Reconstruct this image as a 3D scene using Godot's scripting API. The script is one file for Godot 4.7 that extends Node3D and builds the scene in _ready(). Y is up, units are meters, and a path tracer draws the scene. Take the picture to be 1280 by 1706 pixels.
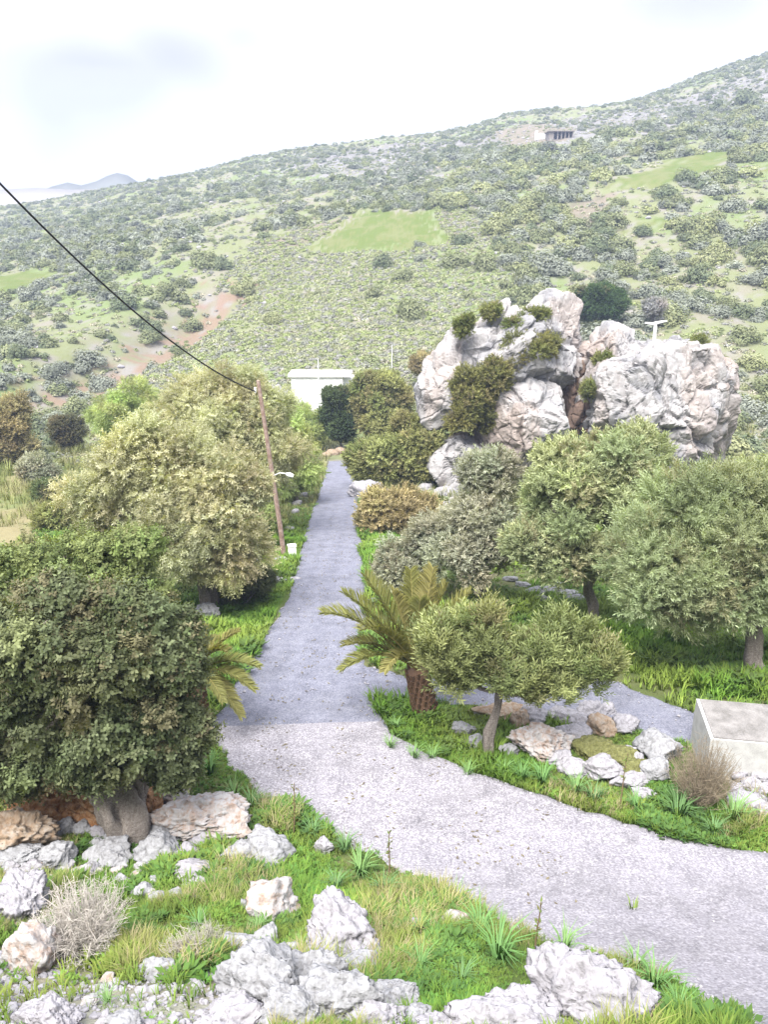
extends Node3D
# A lane running down past olives and palms to a white house, a limestone outcrop and a scrub-covered hillside.
# Lengths in metres, y up. The camera looks along -z; "f" below is the distance forward (f = -z).

const FOCAL := 1339.0                       # focal length in pixels of the 1280 x 1706 photograph
const PITCH := 0.3264                       # camera tilt downwards, radians
const EYE := Vector3(0.0, 20.0, 0.0)

var rng := RandomNumberGenerator.new()
var noise_a := FastNoiseLite.new()
var noise_b := FastNoiseLite.new()
var noise_c := FastNoiseLite.new()
var joint_value := FastNoiseLite.new()
var joint_edge := FastNoiseLite.new()
var cam_basis := Basis()
var taken := {}
var mats := {}
var profile := PackedFloat32Array()
var tilt := PackedFloat32Array()
var ridge := PackedFloat32Array()
var lane_poly := PackedVector2Array()
var slab_poly := PackedVector2Array()
var side_poly := PackedVector2Array()
var fields: Array = []
var bare_earth: Array = []
var scree_poly := PackedVector2Array()
var lawn_polys: Array = []
var straw_poly := PackedVector2Array()
var stony_poly := PackedVector2Array()
var gully: Array = [Vector2(-50, 72), Vector2(-44, 84), Vector2(-38, 97), Vector2(-34, 110), Vector2(-31, 124), Vector2(-27, 140)]
var keep_clear: Array = []
var spots_taken: Array = []

# ------------------------------------------------------------------ mesh builder
class Shape:
	var v := PackedVector3Array()
	var n := PackedVector3Array()
	var c := PackedColorArray()
	var i := PackedInt32Array()

	func vert(p: Vector3, nn: Vector3, col := Color.WHITE) -> int:
		v.append(p); n.append(nn); c.append(col)
		return v.size() - 1

	func tri(a: int, b: int, d: int) -> void:
		var g := (v[d] - v[a]).cross(v[b] - v[a])
		if g.dot(n[a] + n[b] + n[d]) < 0.0:
			i.append(a); i.append(d); i.append(b)
		else:
			i.append(a); i.append(b); i.append(d)

	func quad(a: Vector3, b: Vector3, d: Vector3, e: Vector3, nn: Vector3, col := Color.WHITE) -> void:
		var k := vert(a, nn, col)
		vert(b, nn, col); vert(d, nn, col); vert(e, nn, col)
		tri(k, k + 1, k + 2); tri(k, k + 2, k + 3)

	func box(at: Transform3D, s: Vector3, col := Color.WHITE) -> void:
		var h := s * 0.5
		for ax in 3:
			for sg: float in [-1.0, 1.0]:
				var nn := Vector3.ZERO; nn[ax] = sg
				var u := Vector3.ZERO; u[(ax + 1) % 3] = h[(ax + 1) % 3]
				var w := Vector3.ZERO; w[(ax + 2) % 3] = h[(ax + 2) % 3]
				var m := Vector3.ZERO; m[ax] = sg * h[ax]
				quad(at * (m - u - w), at * (m + u - w), at * (m + u + w), at * (m - u + w), (at.basis * nn).normalized(), col)

	func slab(a: Vector3, b: Vector3, d: Vector3, e: Vector3, low: float, col := Color.WHITE) -> void:
		# a, b, d, e: the top corners in order; low: how far the sides go down
		var dn := Vector3(0, -low, 0)
		var mid := (a + b + d + e) * 0.25
		quad(a, b, d, e, Vector3.UP, col)
		quad(a + dn, b + dn, d + dn, e + dn, Vector3.DOWN, col)
		var ring := [a, b, d, e]
		for k in 4:
			var p: Vector3 = ring[k]
			var q: Vector3 = ring[(k + 1) % 4]
			var nn := (q - p).cross(Vector3.UP).normalized()
			if nn.dot((p + q) * 0.5 - mid) < 0.0:
				nn = -nn
			quad(p, q, q + dn, p + dn, nn, col)

	func tube(pts: Array, radii: Array, sides: int, col := Color.WHITE, closed := true) -> void:
		var first := v.size()
		var side := Vector3.RIGHT
		for k in pts.size():
			var p: Vector3 = pts[k]
			var q0: Vector3 = pts[maxi(k - 1, 0)]
			var q1: Vector3 = pts[mini(k + 1, pts.size() - 1)]
			var t := (q1 - q0).normalized()
			side = side - t * side.dot(t)
			if side.length() < 0.05:
				side = t.cross(Vector3(0.3, 0.1, 0.9))
			side = side.normalized()
			var up := t.cross(side)
			var r: float = radii[k]
			for s in sides:
				var a := TAU * s / sides
				var nn := side * cos(a) + up * sin(a)
				vert(p + nn * r, nn, col)
		for k in pts.size() - 1:
			for s in sides:
				var a0 := first + k * sides + s
				var a1 := first + k * sides + (s + 1) % sides
				tri(a0, a1, a1 + sides); tri(a0, a1 + sides, a0 + sides)
		if closed:
			for e in [0, pts.size() - 1]:
				var q: Vector3 = pts[e]
				var o: Vector3 = pts[1 if e == 0 else e - 1]
				var nn := (q - o).normalized()
				var m := vert(q + nn * float(radii[e]) * 0.2, nn, col)
				for s in sides:
					var b0 := vert(v[first + e * sides + s], nn, col)
					var b1 := vert(v[first + e * sides + (s + 1) % sides], nn, col)
					tri(m, b0, b1)

	func leaf(p: Vector3, along: Vector3, across: Vector3, length: float, width: float, col := Color.WHITE) -> void:
		var nn := along.cross(across).normalized()
		var m := p + along * length * 0.45
		var k := vert(p, nn, col)
		vert(m + across * width * 0.5 + nn * width * 0.12, nn, col)
		vert(p + along * length, nn, col)
		vert(m - across * width * 0.5 + nn * width * 0.12, nn, col)
		tri(k, k + 1, k + 2); tri(k, k + 2, k + 3)

	func smooth(step := 0.0005) -> void:
		var sums := {}
		for k in range(0, i.size(), 3):
			var g := (v[i[k + 2]] - v[i[k]]).cross(v[i[k + 1]] - v[i[k]])
			for j in 3:
				var key := v[i[k + j]].snapped(Vector3.ONE * step)
				sums[key] = sums.get(key, Vector3.ZERO) + g
		for k in v.size():
			n[k] = (sums.get(v[k].snapped(Vector3.ONE * step), Vector3.UP) as Vector3).normalized()

	func faceted() -> Shape:
		var out := Shape.new()
		for k in range(0, i.size(), 3):
			var p := v[i[k]]
			var nn := (v[i[k + 2]] - p).cross(v[i[k + 1]] - p).normalized()
			for j in 3:
				out.v.append(v[i[k + j]]); out.n.append(nn); out.c.append(c[i[k + j]]); out.i.append(k + j)
		return out

	func mesh(m: Material, colored := true) -> ArrayMesh:
		var a := []
		a.resize(Mesh.ARRAY_MAX)
		a[Mesh.ARRAY_VERTEX] = v
		a[Mesh.ARRAY_NORMAL] = n
		if colored:
			a[Mesh.ARRAY_COLOR] = c
		a[Mesh.ARRAY_INDEX] = i
		var out := ArrayMesh.new()
		out.add_surface_from_arrays(Mesh.PRIMITIVE_TRIANGLES, a)
		out.surface_set_material(0, m)
		return out

# ------------------------------------------------------------------ small helpers
func rr(a: float, b: float) -> float:
	return rng.randf_range(a, b)

func rand_dir() -> Vector3:
	var z := rr(-1, 1)
	var a := rr(0, TAU)
	var s := sqrt(maxf(0.0, 1.0 - z * z))
	return Vector3(s * cos(a), z, s * sin(a))

func numbered(called: String) -> String:
	taken[called] = int(taken.get(called, 0)) + 1
	return called if taken[called] == 1 else "%s_%03d" % [called, taken[called] - 1]

func tag(o: Node, label: String, category: String, group := "") -> void:
	o.set_meta("label", label)
	o.set_meta("category", category)
	if group != "":
		o.set_meta("group", group)

func thing(called: String, at: Vector3, label: String, category: String, group := "") -> Node3D:
	var o := Node3D.new()
	o.name = numbered(called)
	add_child(o)
	o.position = at
	tag(o, label, category, group)
	return o

func part(called: String, m: Mesh, parent: Node3D) -> MeshInstance3D:
	var o := MeshInstance3D.new()
	o.name = called
	o.mesh = m
	parent.add_child(o, true)
	return o

func single(called: String, m: Mesh, at: Vector3, label: String, category: String, group := "") -> MeshInstance3D:
	var o := MeshInstance3D.new()
	o.name = numbered(called)
	o.mesh = m
	add_child(o)
	o.position = at
	tag(o, label, category, group)
	return o

func structure(called: String, m: Mesh) -> MeshInstance3D:
	var o := MeshInstance3D.new()
	o.name = numbered(called)
	o.mesh = m
	add_child(o)
	o.set_meta("kind", "structure")
	return o

func many(called: String, m: Mesh, frames: Array, tints: Array, parent: Node3D) -> MultiMeshInstance3D:
	var mm := MultiMesh.new()
	mm.transform_format = MultiMesh.TRANSFORM_3D
	mm.use_colors = true
	mm.mesh = m
	mm.instance_count = frames.size()
	for k in frames.size():
		mm.set_instance_transform(k, frames[k])
		mm.set_instance_color(k, tints[k])
	var o := MultiMeshInstance3D.new()
	o.multimesh = mm
	o.name = numbered(called) if parent == self else called
	parent.add_child(o, true)
	return o

func ray(px: float, py: float) -> Vector3:
	return cam_basis * Vector3((px - 640.0) / FOCAL, (853.0 - py) / FOCAL, -1.0)

func at_depth(px: float, py: float, d: float) -> Vector3:
	return EYE + ray(px, py) * d

func depth_of(p: Vector3) -> float:
	return -((p - EYE) * cam_basis).z

func pixel_of(p: Vector3) -> Vector2:
	var q := (p - EYE) * cam_basis
	return Vector2(640.0 - q.x / q.z * FOCAL, 853.0 + q.y / q.z * FOCAL)

func hit(px: float, py: float) -> Vector3:
	var d := ray(px, py)
	var t := 3.0
	var step := 0.4
	while t < 900.0:
		var p := EYE + d * t
		if p.y < base_height(p.x, -p.z):
			var lo := t - step
			var hi := t
			for k in 12:
				var m := (lo + hi) * 0.5
				var q := EYE + d * m
				if q.y < base_height(q.x, -q.z):
					hi = m
				else:
					lo = m
			return EYE + d * hi
		step = maxf(0.4, t * 0.02)
		t += step
	return EYE + d * 600.0

func on_plane(px: float, py: float, y: float) -> Vector3:
	var d := ray(px, py)
	return EYE + d * ((y - EYE.y) / d.y)

func grounded(px: float, py: float) -> Vector3:
	var p := hit(px, py)
	p.y = height(p.x, -p.z)
	return p

func poly_of(pixels: Array) -> PackedVector2Array:
	var out := PackedVector2Array()
	for p in pixels:
		var w := hit(p[0], p[1])
		out.append(Vector2(w.x, -w.z))
	return out

func inside(p: Vector2, poly: PackedVector2Array) -> bool:
	return Geometry2D.is_point_in_polygon(p, poly)

# ------------------------------------------------------------------ terrain
func table(xs: Array, ys: Array, step: float, count: int, start: float) -> PackedFloat32Array:
	var out := PackedFloat32Array()
	var k := 0
	for j in count:
		var x := start + j * step
		while k < xs.size() - 2 and x > xs[k + 1]:
			k += 1
		var x0: float = xs[k]
		var x1: float = xs[k + 1]
		var t := clampf((x - x0) / (x1 - x0), 0.0, 1.0)
		var y0: float = ys[maxi(k - 1, 0)]
		var y1: float = ys[k]
		var y2: float = ys[k + 1]
		var y3: float = ys[mini(k + 2, ys.size() - 1)]
		var xa: float = xs[maxi(k - 1, 0)]
		var xb: float = xs[mini(k + 2, xs.size() - 1)]
		var m1 := (y2 - y0) / maxf(x1 - xa, 0.01) * (x1 - x0)
		var m2 := (y3 - y1) / maxf(xb - x0, 0.01) * (x1 - x0)
		out.append((2 * t * t * t - 3 * t * t + 1) * y1 + (t * t * t - 2 * t * t + t) * m1 + (3 * t * t - 2 * t * t * t) * y2 + (t * t * t - t * t) * m2)
	return out

func look(tab: PackedFloat32Array, x: float, start: float, step: float) -> float:
	var u := clampf((x - start) / step, 0.0, tab.size() - 1.001)
	var k := int(u)
	return lerpf(tab[k], tab[k + 1], u - k)

func gully_distance(x: float, f: float) -> float:
	var best := 1e9
	var p := Vector2(x, f)
	for k in gully.size() - 1:
		best = minf(best, p.distance_to(Geometry2D.get_closest_point_to_segment(p, gully[k], gully[k + 1])))
	return best

func base_height(x: float, f: float) -> float:
	var h := look(profile, f, -30.0, 0.5) + look(tilt, f, -30.0, 2.0) * x
	if f > 180.0:
		h += look(ridge, x, -400.0, 5.0) * smoothstep(180.0, 380.0, f)
	if x < -10.0 and f > 55.0 and f < 160.0:
		h -= 4.5 * (1.0 - smoothstep(1.0, 11.0, gully_distance(x, f))) * smoothstep(60, 75, f) * (1.0 - smoothstep(130, 150, f))
	return EYE.y + h

func on_lane(x: float, f: float) -> bool:
	if f < 4.0 or f > 75.0:
		return false
	var p := Vector2(x, f)
	return inside(p, lane_poly) or inside(p, slab_poly) or inside(p, side_poly)

func height(x: float, f: float) -> float:
	var h := base_height(x, f)
	if f > 55.0:
		var far := smoothstep(55.0, 130.0, f)
		h += noise_a.get_noise_2d(x * 0.9, f * 0.9) * 1.5 * far + noise_b.get_noise_2d(x * 3.0, f * 3.0) * 0.7 * far
	elif on_lane(x, f):
		return h - 0.05
	if f < 60.0:
		h += (noise_b.get_noise_2d(x * 22.0, f * 22.0) * 0.07 + noise_a.get_noise_2d(x * 8.0, f * 8.0) * 0.12) * smoothstep(60.0, 50.0, f)
	return h

func ground_color(x: float, f: float) -> Color:
	var p := Vector2(x, f)
	var a := noise_a.get_noise_2d(x * 6.0, f * 6.0)
	var b := noise_b.get_noise_2d(x * 11.0, f * 11.0)
	var c := noise_c.get_noise_2d(x * 2.0, f * 2.0)
	var out: Color
	if f < 60.0:
		out = Color(0.0636, 0.0909, 0.0272).lerp(Color(0.108, 0.115, 0.0513), smoothstep(0.0, 0.5, a + b * 0.6))
		out = out.lerp(Color(0.153, 0.135, 0.0845), smoothstep(0.3, 0.6, b - a * 0.5) * 0.7)
		if inside(p, scree_poly):
			out = Color(0.209, 0.195, 0.145).lerp(Color(0.267, 0.27, 0.223), smoothstep(-0.3, 0.4, b))
		for q in lawn_polys:
			if inside(p, q):
				out = Color(0.0698, 0.135, 0.0211).lerp(Color(0.121, 0.155, 0.0362), smoothstep(0.0, 0.4, a + b * 0.5))
		if inside(p, straw_poly):
			out = Color(0.209, 0.188, 0.103).lerp(Color(0.14, 0.162, 0.0664), smoothstep(0.0, 0.4, a))
		return out
	out = Color(0.15, 0.165, 0.09).lerp(Color(0.175, 0.165, 0.13), smoothstep(-0.1, 0.45, a + b * 0.5))
	out = out.lerp(Color(0.125, 0.165, 0.065), smoothstep(0.0, 0.4, c) * 0.7)
	out = out.lerp(Color(0.19, 0.18, 0.176), smoothstep(0.25, 0.55, b + a * 0.4) * 0.8)
	if x < -10.0 and f < 160.0:
		var g := gully_distance(x, f)
		out = out.lerp(Color(0.19, 0.125, 0.105), (1.0 - smoothstep(1.0, 4.0, g + b * 9.0 + a * 4.0)) * 0.75)
	if inside(p + Vector2(b, a) * 22.0, stony_poly):
		out = Color(0.142, 0.138, 0.133).lerp(Color(0.19, 0.185, 0.185), smoothstep(-0.1, 0.3, b + a * 0.5))
	for q in bare_earth:
		if inside(p + Vector2(b, a) * 3.0, q):
			out = Color(0.171, 0.147, 0.119).lerp(Color(0.133, 0.123, 0.0902), smoothstep(-0.2, 0.3, b))
	for q in fields:
		if inside(p + Vector2(b + noise_b.get_noise_2d(x * 30.0, f * 30.0) * 1.6, a + noise_b.get_noise_2d(x * 34.0 + 90.0, f * 34.0)) * 4.0, q):
			out = Color(0.092, 0.122, 0.034).lerp(Color(0.125, 0.138, 0.055), smoothstep(-0.3, 0.4, a + b + noise_b.get_noise_2d(x * 40.0, f * 14.0) * 0.7))
	return out

func spaced(limits: Array) -> PackedFloat32Array:
	# limits: [start, end, step at start, step at end] runs
	var out := PackedFloat32Array()
	for r in limits:
		var x: float = r[0]
		while x < r[1] - 1e-4:
			out.append(x)
			x += lerpf(r[2], r[3], clampf((x - r[0]) / (r[1] - r[0]), 0, 1))
	out.append(limits[-1][1])
	return out

func build_ground() -> void:
	var fs := spaced([[-30.0, 2.0, 3.0, 0.5], [2.0, 34.0, 0.2, 0.25], [34.0, 70.0, 0.3, 0.8], [70.0, 480.0, 0.9, 3.0]])
	var xr := spaced([[0.0, 14.0, 0.2, 0.25], [14.0, 60.0, 0.3, 1.6], [60.0, 250.0, 1.7, 4.0]])
	var xs := PackedFloat32Array()
	for k in range(xr.size() - 1, 0, -1):
		xs.append(-xr[k])
	xs.append_array(xr)
	var s := Shape.new()
	var w := xs.size()
	var hs := PackedFloat32Array()
	for f in fs:
		for x in xs:
			var visible := absf(x) < f * 0.62 + 14.0
			var y := height(x, f) if visible else base_height(x, f)
			hs.append(y)
			s.v.append(Vector3(x, y, -f))
			s.c.append(ground_color(x, f) if visible else Color(0.24, 0.24, 0.16))
	for j in fs.size():
		var ja := maxi(j - 1, 0)
		var jb := mini(j + 1, fs.size() - 1)
		for k in w:
			var ka := maxi(k - 1, 0)
			var kb := mini(k + 1, w - 1)
			var dx := (hs[j * w + kb] - hs[j * w + ka]) / (xs[kb] - xs[ka])
			var df := (hs[jb * w + k] - hs[ja * w + k]) / (fs[jb] - fs[ja])
			s.n.append(Vector3(-dx, 1.0, df).normalized())
	for j in fs.size() - 1:
		for k in w - 1:
			var a := j * w + k
			s.i.append(a); s.i.append(a + w); s.i.append(a + w + 1)
			s.i.append(a); s.i.append(a + w + 1); s.i.append(a + 1)
	structure("ground", s.mesh(mats.ground))

func ribbon(left: Array, right: Array, lift: float, mat: Material, called: String, edge: float) -> PackedVector2Array:
	# a lane between two lists of edge pixels, laid on the terrain with wavering edges
	var cl := Curve3D.new()
	var cr := Curve3D.new()
	for p in left:
		cl.add_point(hit(p[0], p[1]))
	for p in right:
		cr.add_point(hit(p[0], p[1]))
	var count := 260
	var across := 24
	var s := Shape.new()
	var pl := PackedVector2Array()
	var pr := PackedVector2Array()
	for j in count + 1:
		var t := float(j) / count
		var a := cl.sample_baked(t * cl.get_baked_length(), true)
		var b := cr.sample_baked(t * cr.get_baked_length(), true)
		var d := (b - a).normalized()
		a += d * noise_b.get_noise_2d(a.x * 40.0, a.z * 40.0) * edge
		b += d * noise_b.get_noise_2d(b.x * 40.0 + 500.0, b.z * 40.0) * edge
		pl.append(Vector2(a.x, -a.z))
		pr.append(Vector2(b.x, -b.z))
		for k in across + 3:
			var u := clampf((k - 1.0) / across, 0.0, 1.0)
			var p := a.lerp(b, u)
			p.y = base_height(p.x, -p.z) + lift + noise_b.get_noise_2d(p.x * 12.0, p.z * 12.0) * 0.012
			if k == 0:
				p -= d * 0.12; p.y -= 0.13
			if k == across + 2:
				p += d * 0.12; p.y -= 0.13
			var worn := 1.0 + 0.22 * noise_a.get_noise_2d(p.x * 30.0, p.z * 30.0) + 0.16 * noise_b.get_noise_2d(p.x * 90.0, p.z * 90.0)
			s.vert(p, Vector3.UP, Color(worn, worn, worn * 0.99))
	var w := across + 3
	for j in count:
		for k in w - 1:
			var q := j * w + k
			s.tri(q, q + 1, q + w + 1); s.tri(q, q + w + 1, q + w)
	s.smooth()
	structure(called, s.mesh(mat))
	var poly := pl
	for k in range(pr.size() - 1, -1, -1):
		poly.append(pr[k])
	return poly

# ------------------------------------------------------------------ textures and materials
func noise_image(size: int, seed_value: int, freq: float, octaves: int, kind := FastNoiseLite.TYPE_SIMPLEX_SMOOTH) -> Image:
	var n := FastNoiseLite.new()
	n.seed = seed_value
	n.frequency = freq
	n.noise_type = kind
	n.fractal_octaves = octaves
	if kind == FastNoiseLite.TYPE_CELLULAR:
		n.cellular_return_type = FastNoiseLite.RETURN_CELL_VALUE
		n.fractal_type = FastNoiseLite.FRACTAL_NONE
	return n.get_seamless_image(size, size)

func mapped(parts: Array, stops: Array, size: int) -> ImageTexture:
	# parts: [image, weight]; stops: [position, linear colour]
	var g := Gradient.new()
	g.remove_point(1)
	g.set_offset(0, stops[0][0]); g.set_color(0, stops[0][1])
	for k in range(1, stops.size()):
		g.add_point(stops[k][0], stops[k][1])
	var lut := PackedByteArray()
	for k in 256:
		var col := g.sample(k / 255.0).linear_to_srgb()
		lut.append(col.r8); lut.append(col.g8); lut.append(col.b8)
	var datas := []
	for q in parts:
		var im: Image = q[0]
		im.convert(Image.FORMAT_L8)
		datas.append([im.get_data(), q[1]])
	var out := PackedByteArray()
	out.resize(size * size * 3)
	for k in size * size:
		var s := 0.0
		for q in datas:
			s += q[0][k] * q[1]
		var m := clampi(int(s), 0, 255) * 3
		out[k * 3] = lut[m]; out[k * 3 + 1] = lut[m + 1]; out[k * 3 + 2] = lut[m + 2]
	return ImageTexture.create_from_image(Image.create_from_data(size, size, false, Image.FORMAT_RGB8, out))

func grey(size: int, parts: Array) -> ImageTexture:
	return mapped(parts, [[0.0, Color.BLACK], [1.0, Color.WHITE]], size)

func surface(called: String, tex: Texture2D, scale: float, rough: float, relief: Texture2D = null, relief_cm := 1.0, vertex := false) -> StandardMaterial3D:
	var m := StandardMaterial3D.new()
	m.resource_name = called
	m.albedo_texture = tex
	m.roughness = rough
	m.metallic_specular = 0.25
	m.uv1_triplanar = true
	m.uv1_world_triplanar = true
	m.uv1_scale = Vector3.ONE * scale
	m.vertex_color_use_as_albedo = vertex
	if relief:
		m.heightmap_enabled = true
		m.heightmap_texture = relief
		m.heightmap_scale = relief_cm
	mats[called] = m
	return m

func leafy(called: String, through: float, rough := 0.6) -> StandardMaterial3D:
	var m := StandardMaterial3D.new()
	m.resource_name = called
	m.vertex_color_use_as_albedo = true
	m.roughness = rough
	m.metallic_specular = 0.3
	m.cull_mode = BaseMaterial3D.CULL_DISABLED
	if through > 0.0:
		m.backlight_enabled = true
		m.backlight = Color(through, through, through * 0.6)
	mats[called] = m
	return m

func plain(called: String, col: Color, rough: float) -> StandardMaterial3D:
	var m := StandardMaterial3D.new()
	m.resource_name = called
	m.albedo_color = col.linear_to_srgb()
	m.roughness = rough
	m.metallic_specular = 0.3
	mats[called] = m
	return m

func build_materials() -> void:
	var fine := noise_image(512, 3, 0.06, 4)
	var coarse := noise_image(512, 4, 0.008, 4)
	var grit := noise_image(512, 5, 0.22, 2, FastNoiseLite.TYPE_CELLULAR)
	var grit_big := noise_image(512, 6, 0.09, 1, FastNoiseLite.TYPE_CELLULAR)
	var ridged := noise_image(512, 7, 0.02, 5)
	# a near-white texture that only varies the vertex colours of the soil
	surface("ground", mapped([[fine, 0.5], [grit, 0.3], [coarse, 0.2]], [[0.2, Color(0.62, 0.6, 0.58)], [0.5, Color(0.95, 0.95, 0.95)], [0.8, Color(1, 1, 1)]], 512), 0.45, 0.95, grey(512, [[fine, 0.6], [grit, 0.4]]), 3.0, true)
	surface("concrete_slab", mapped([[grit, 0.62], [fine, 0.18], [coarse, 0.2]], [[0.05, Color(0.104, 0.1, 0.117)], [0.42, Color(0.184, 0.176, 0.197)], [0.62, Color(0.235, 0.228, 0.254)], [0.85, Color(0.329, 0.318, 0.348)]], 512), 0.36, 0.85, grey(512, [[grit, 0.6], [fine, 0.4]]), 1.2, true)
	surface("blue_gravel", mapped([[grit, 0.5], [fine, 0.2], [coarse, 0.3]], [[0.18, Color(0.0853, 0.088, 0.112)], [0.45, Color(0.132, 0.137, 0.176)], [0.65, Color(0.168, 0.172, 0.213)], [0.88, Color(0.227, 0.233, 0.273)]], 512), 0.4, 0.9, grey(512, [[grit, 0.6], [fine, 0.4]]), 1.2, true)
	var rock_relief := grey(512, [[ridged, 0.55], [fine, 0.3], [grit_big, 0.15]])
	surface("white_limestone", mapped([[ridged, 0.5], [fine, 0.35], [grit_big, 0.15]], [[0.2, Color(0.1, 0.0958, 0.103)], [0.38, Color(0.199, 0.193, 0.208)], [0.55, Color(0.259, 0.252, 0.275)], [0.85, Color(0.309, 0.3, 0.323)]], 512), 0.7, 0.9, rock_relief, 5.0)
	surface("grey_limestone", mapped([[ridged, 0.5], [fine, 0.35], [grit_big, 0.15]], [[0.2, Color(0.0848, 0.0848, 0.0872)], [0.4, Color(0.182, 0.182, 0.191)], [0.58, Color(0.242, 0.246, 0.261)], [0.85, Color(0.314, 0.314, 0.326)]], 512), 0.7, 0.9, rock_relief, 5.0)
	surface("tan_limestone", mapped([[ridged, 0.5], [fine, 0.3], [coarse, 0.2]], [[0.2, Color(0.116, 0.0751, 0.0463)], [0.4, Color(0.209, 0.145, 0.0958)], [0.55, Color(0.244, 0.196, 0.152)], [0.75, Color(0.29, 0.267, 0.244)]], 512), 0.6, 0.9, rock_relief, 5.0)
	surface("rust_limestone", mapped([[ridged, 0.5], [fine, 0.3], [coarse, 0.2]], [[0.2, Color(0.0782, 0.0414, 0.023)], [0.4, Color(0.202, 0.092, 0.0414)], [0.58, Color(0.294, 0.175, 0.092)], [0.8, Color(0.386, 0.313, 0.239)]], 512), 0.8, 0.9, rock_relief, 5.0)
	surface("stained_limestone", mapped([[ridged, 0.45], [fine, 0.2], [coarse, 0.35]], [[0.22, Color(0.121, 0.0892, 0.0702)], [0.4, Color(0.268, 0.2, 0.163)], [0.52, Color(0.294, 0.284, 0.286)], [0.85, Color(0.357, 0.354, 0.357)]], 512), 0.7, 0.9, rock_relief, 5.0)
	# the outcrop: vertex colours carry its broad iron stains and lichen, the texture the grain
	surface("outcrop_rock", mapped([[ridged, 0.45], [fine, 0.35], [grit_big, 0.2]], [[0.15, Color(0.4, 0.38, 0.37)], [0.4, Color(0.8, 0.79, 0.79)], [0.6, Color(1, 1, 1)]], 512), 0.16, 0.92, rock_relief, 8.0, true)
	surface("mossy_rock", mapped([[ridged, 0.5], [fine, 0.5]], [[0.2, Color(0.0425, 0.0382, 0.017)], [0.5, Color(0.102, 0.106, 0.0382)], [0.75, Color(0.17, 0.17, 0.0765)]], 512), 0.9, 0.95, rock_relief, 4.0)
	surface("bark", mapped([[ridged, 0.4], [fine, 0.6]], [[0.2, Color(0.0655, 0.0562, 0.0468)], [0.5, Color(0.187, 0.163, 0.145)], [0.8, Color(0.337, 0.309, 0.29)]], 512), 1.6, 0.95, grey(512, [[fine, 0.6], [ridged, 0.4]]), 3.0)
	surface("pole_wood", mapped([[fine, 0.4], [coarse, 0.6]], [[0.2, Color(0.128, 0.0806, 0.06)], [0.5, Color(0.24, 0.17, 0.14)], [0.8, Color(0.32, 0.26, 0.23)]], 512), 0.9, 0.85)
	surface("palm_bark", mapped([[fine, 0.6], [ridged, 0.4]], [[0.2, Color(0.048, 0.0308, 0.0211)], [0.5, Color(0.152, 0.088, 0.0576)], [0.8, Color(0.272, 0.194, 0.134)]], 512), 3.0, 0.9)
	surface("render_plaster", mapped([[coarse, 0.7], [fine, 0.3]], [[0.2, Color(0.6, 0.6, 0.6)], [0.5, Color(0.72, 0.72, 0.72)], [0.8, Color(0.78, 0.78, 0.78)]], 512), 0.3, 0.9)
	surface("tank_concrete", mapped([[coarse, 0.55], [fine, 0.25], [grit, 0.2]], [[0.2, Color(0.11, 0.104, 0.0992)], [0.45, Color(0.152, 0.146, 0.143)], [0.65, Color(0.19, 0.181, 0.177)], [0.85, Color(0.219, 0.215, 0.211)]], 512), 0.55, 0.9, grey(512, [[fine, 0.6], [grit, 0.4]]), 0.6)
	surface("tank_rim", mapped([[coarse, 0.6], [fine, 0.4]], [[0.2, Color(0.286, 0.286, 0.279)], [0.5, Color(0.367, 0.367, 0.36)], [0.8, Color(0.422, 0.422, 0.415)]], 512), 0.9, 0.9)
	leafy("leaf", 0.9)
	leafy("grass", 0.6, 0.7)
	leafy("twig", 0.0, 0.9)
	leafy("far_leaf", 0.8, 0.8)
	plain("stone_wall", Color(0.2, 0.18, 0.165), 0.9)
	plain("cable", Color(0.02, 0.02, 0.022), 0.6)
	plain("white_paint", Color(0.72, 0.72, 0.71), 0.6)
	plain("pale_metal", Color(0.6, 0.62, 0.6), 0.5)
	plain("lamp_glass", Color(0.7, 0.72, 0.7), 0.25)
	plain("far_land", Color(0.2, 0.19, 0.185), 0.95)
	plain("far_mountain", Color(0.11, 0.115, 0.105), 0.95)

# ------------------------------------------------------------------ rocks
var rock_meshes := {}

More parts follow.
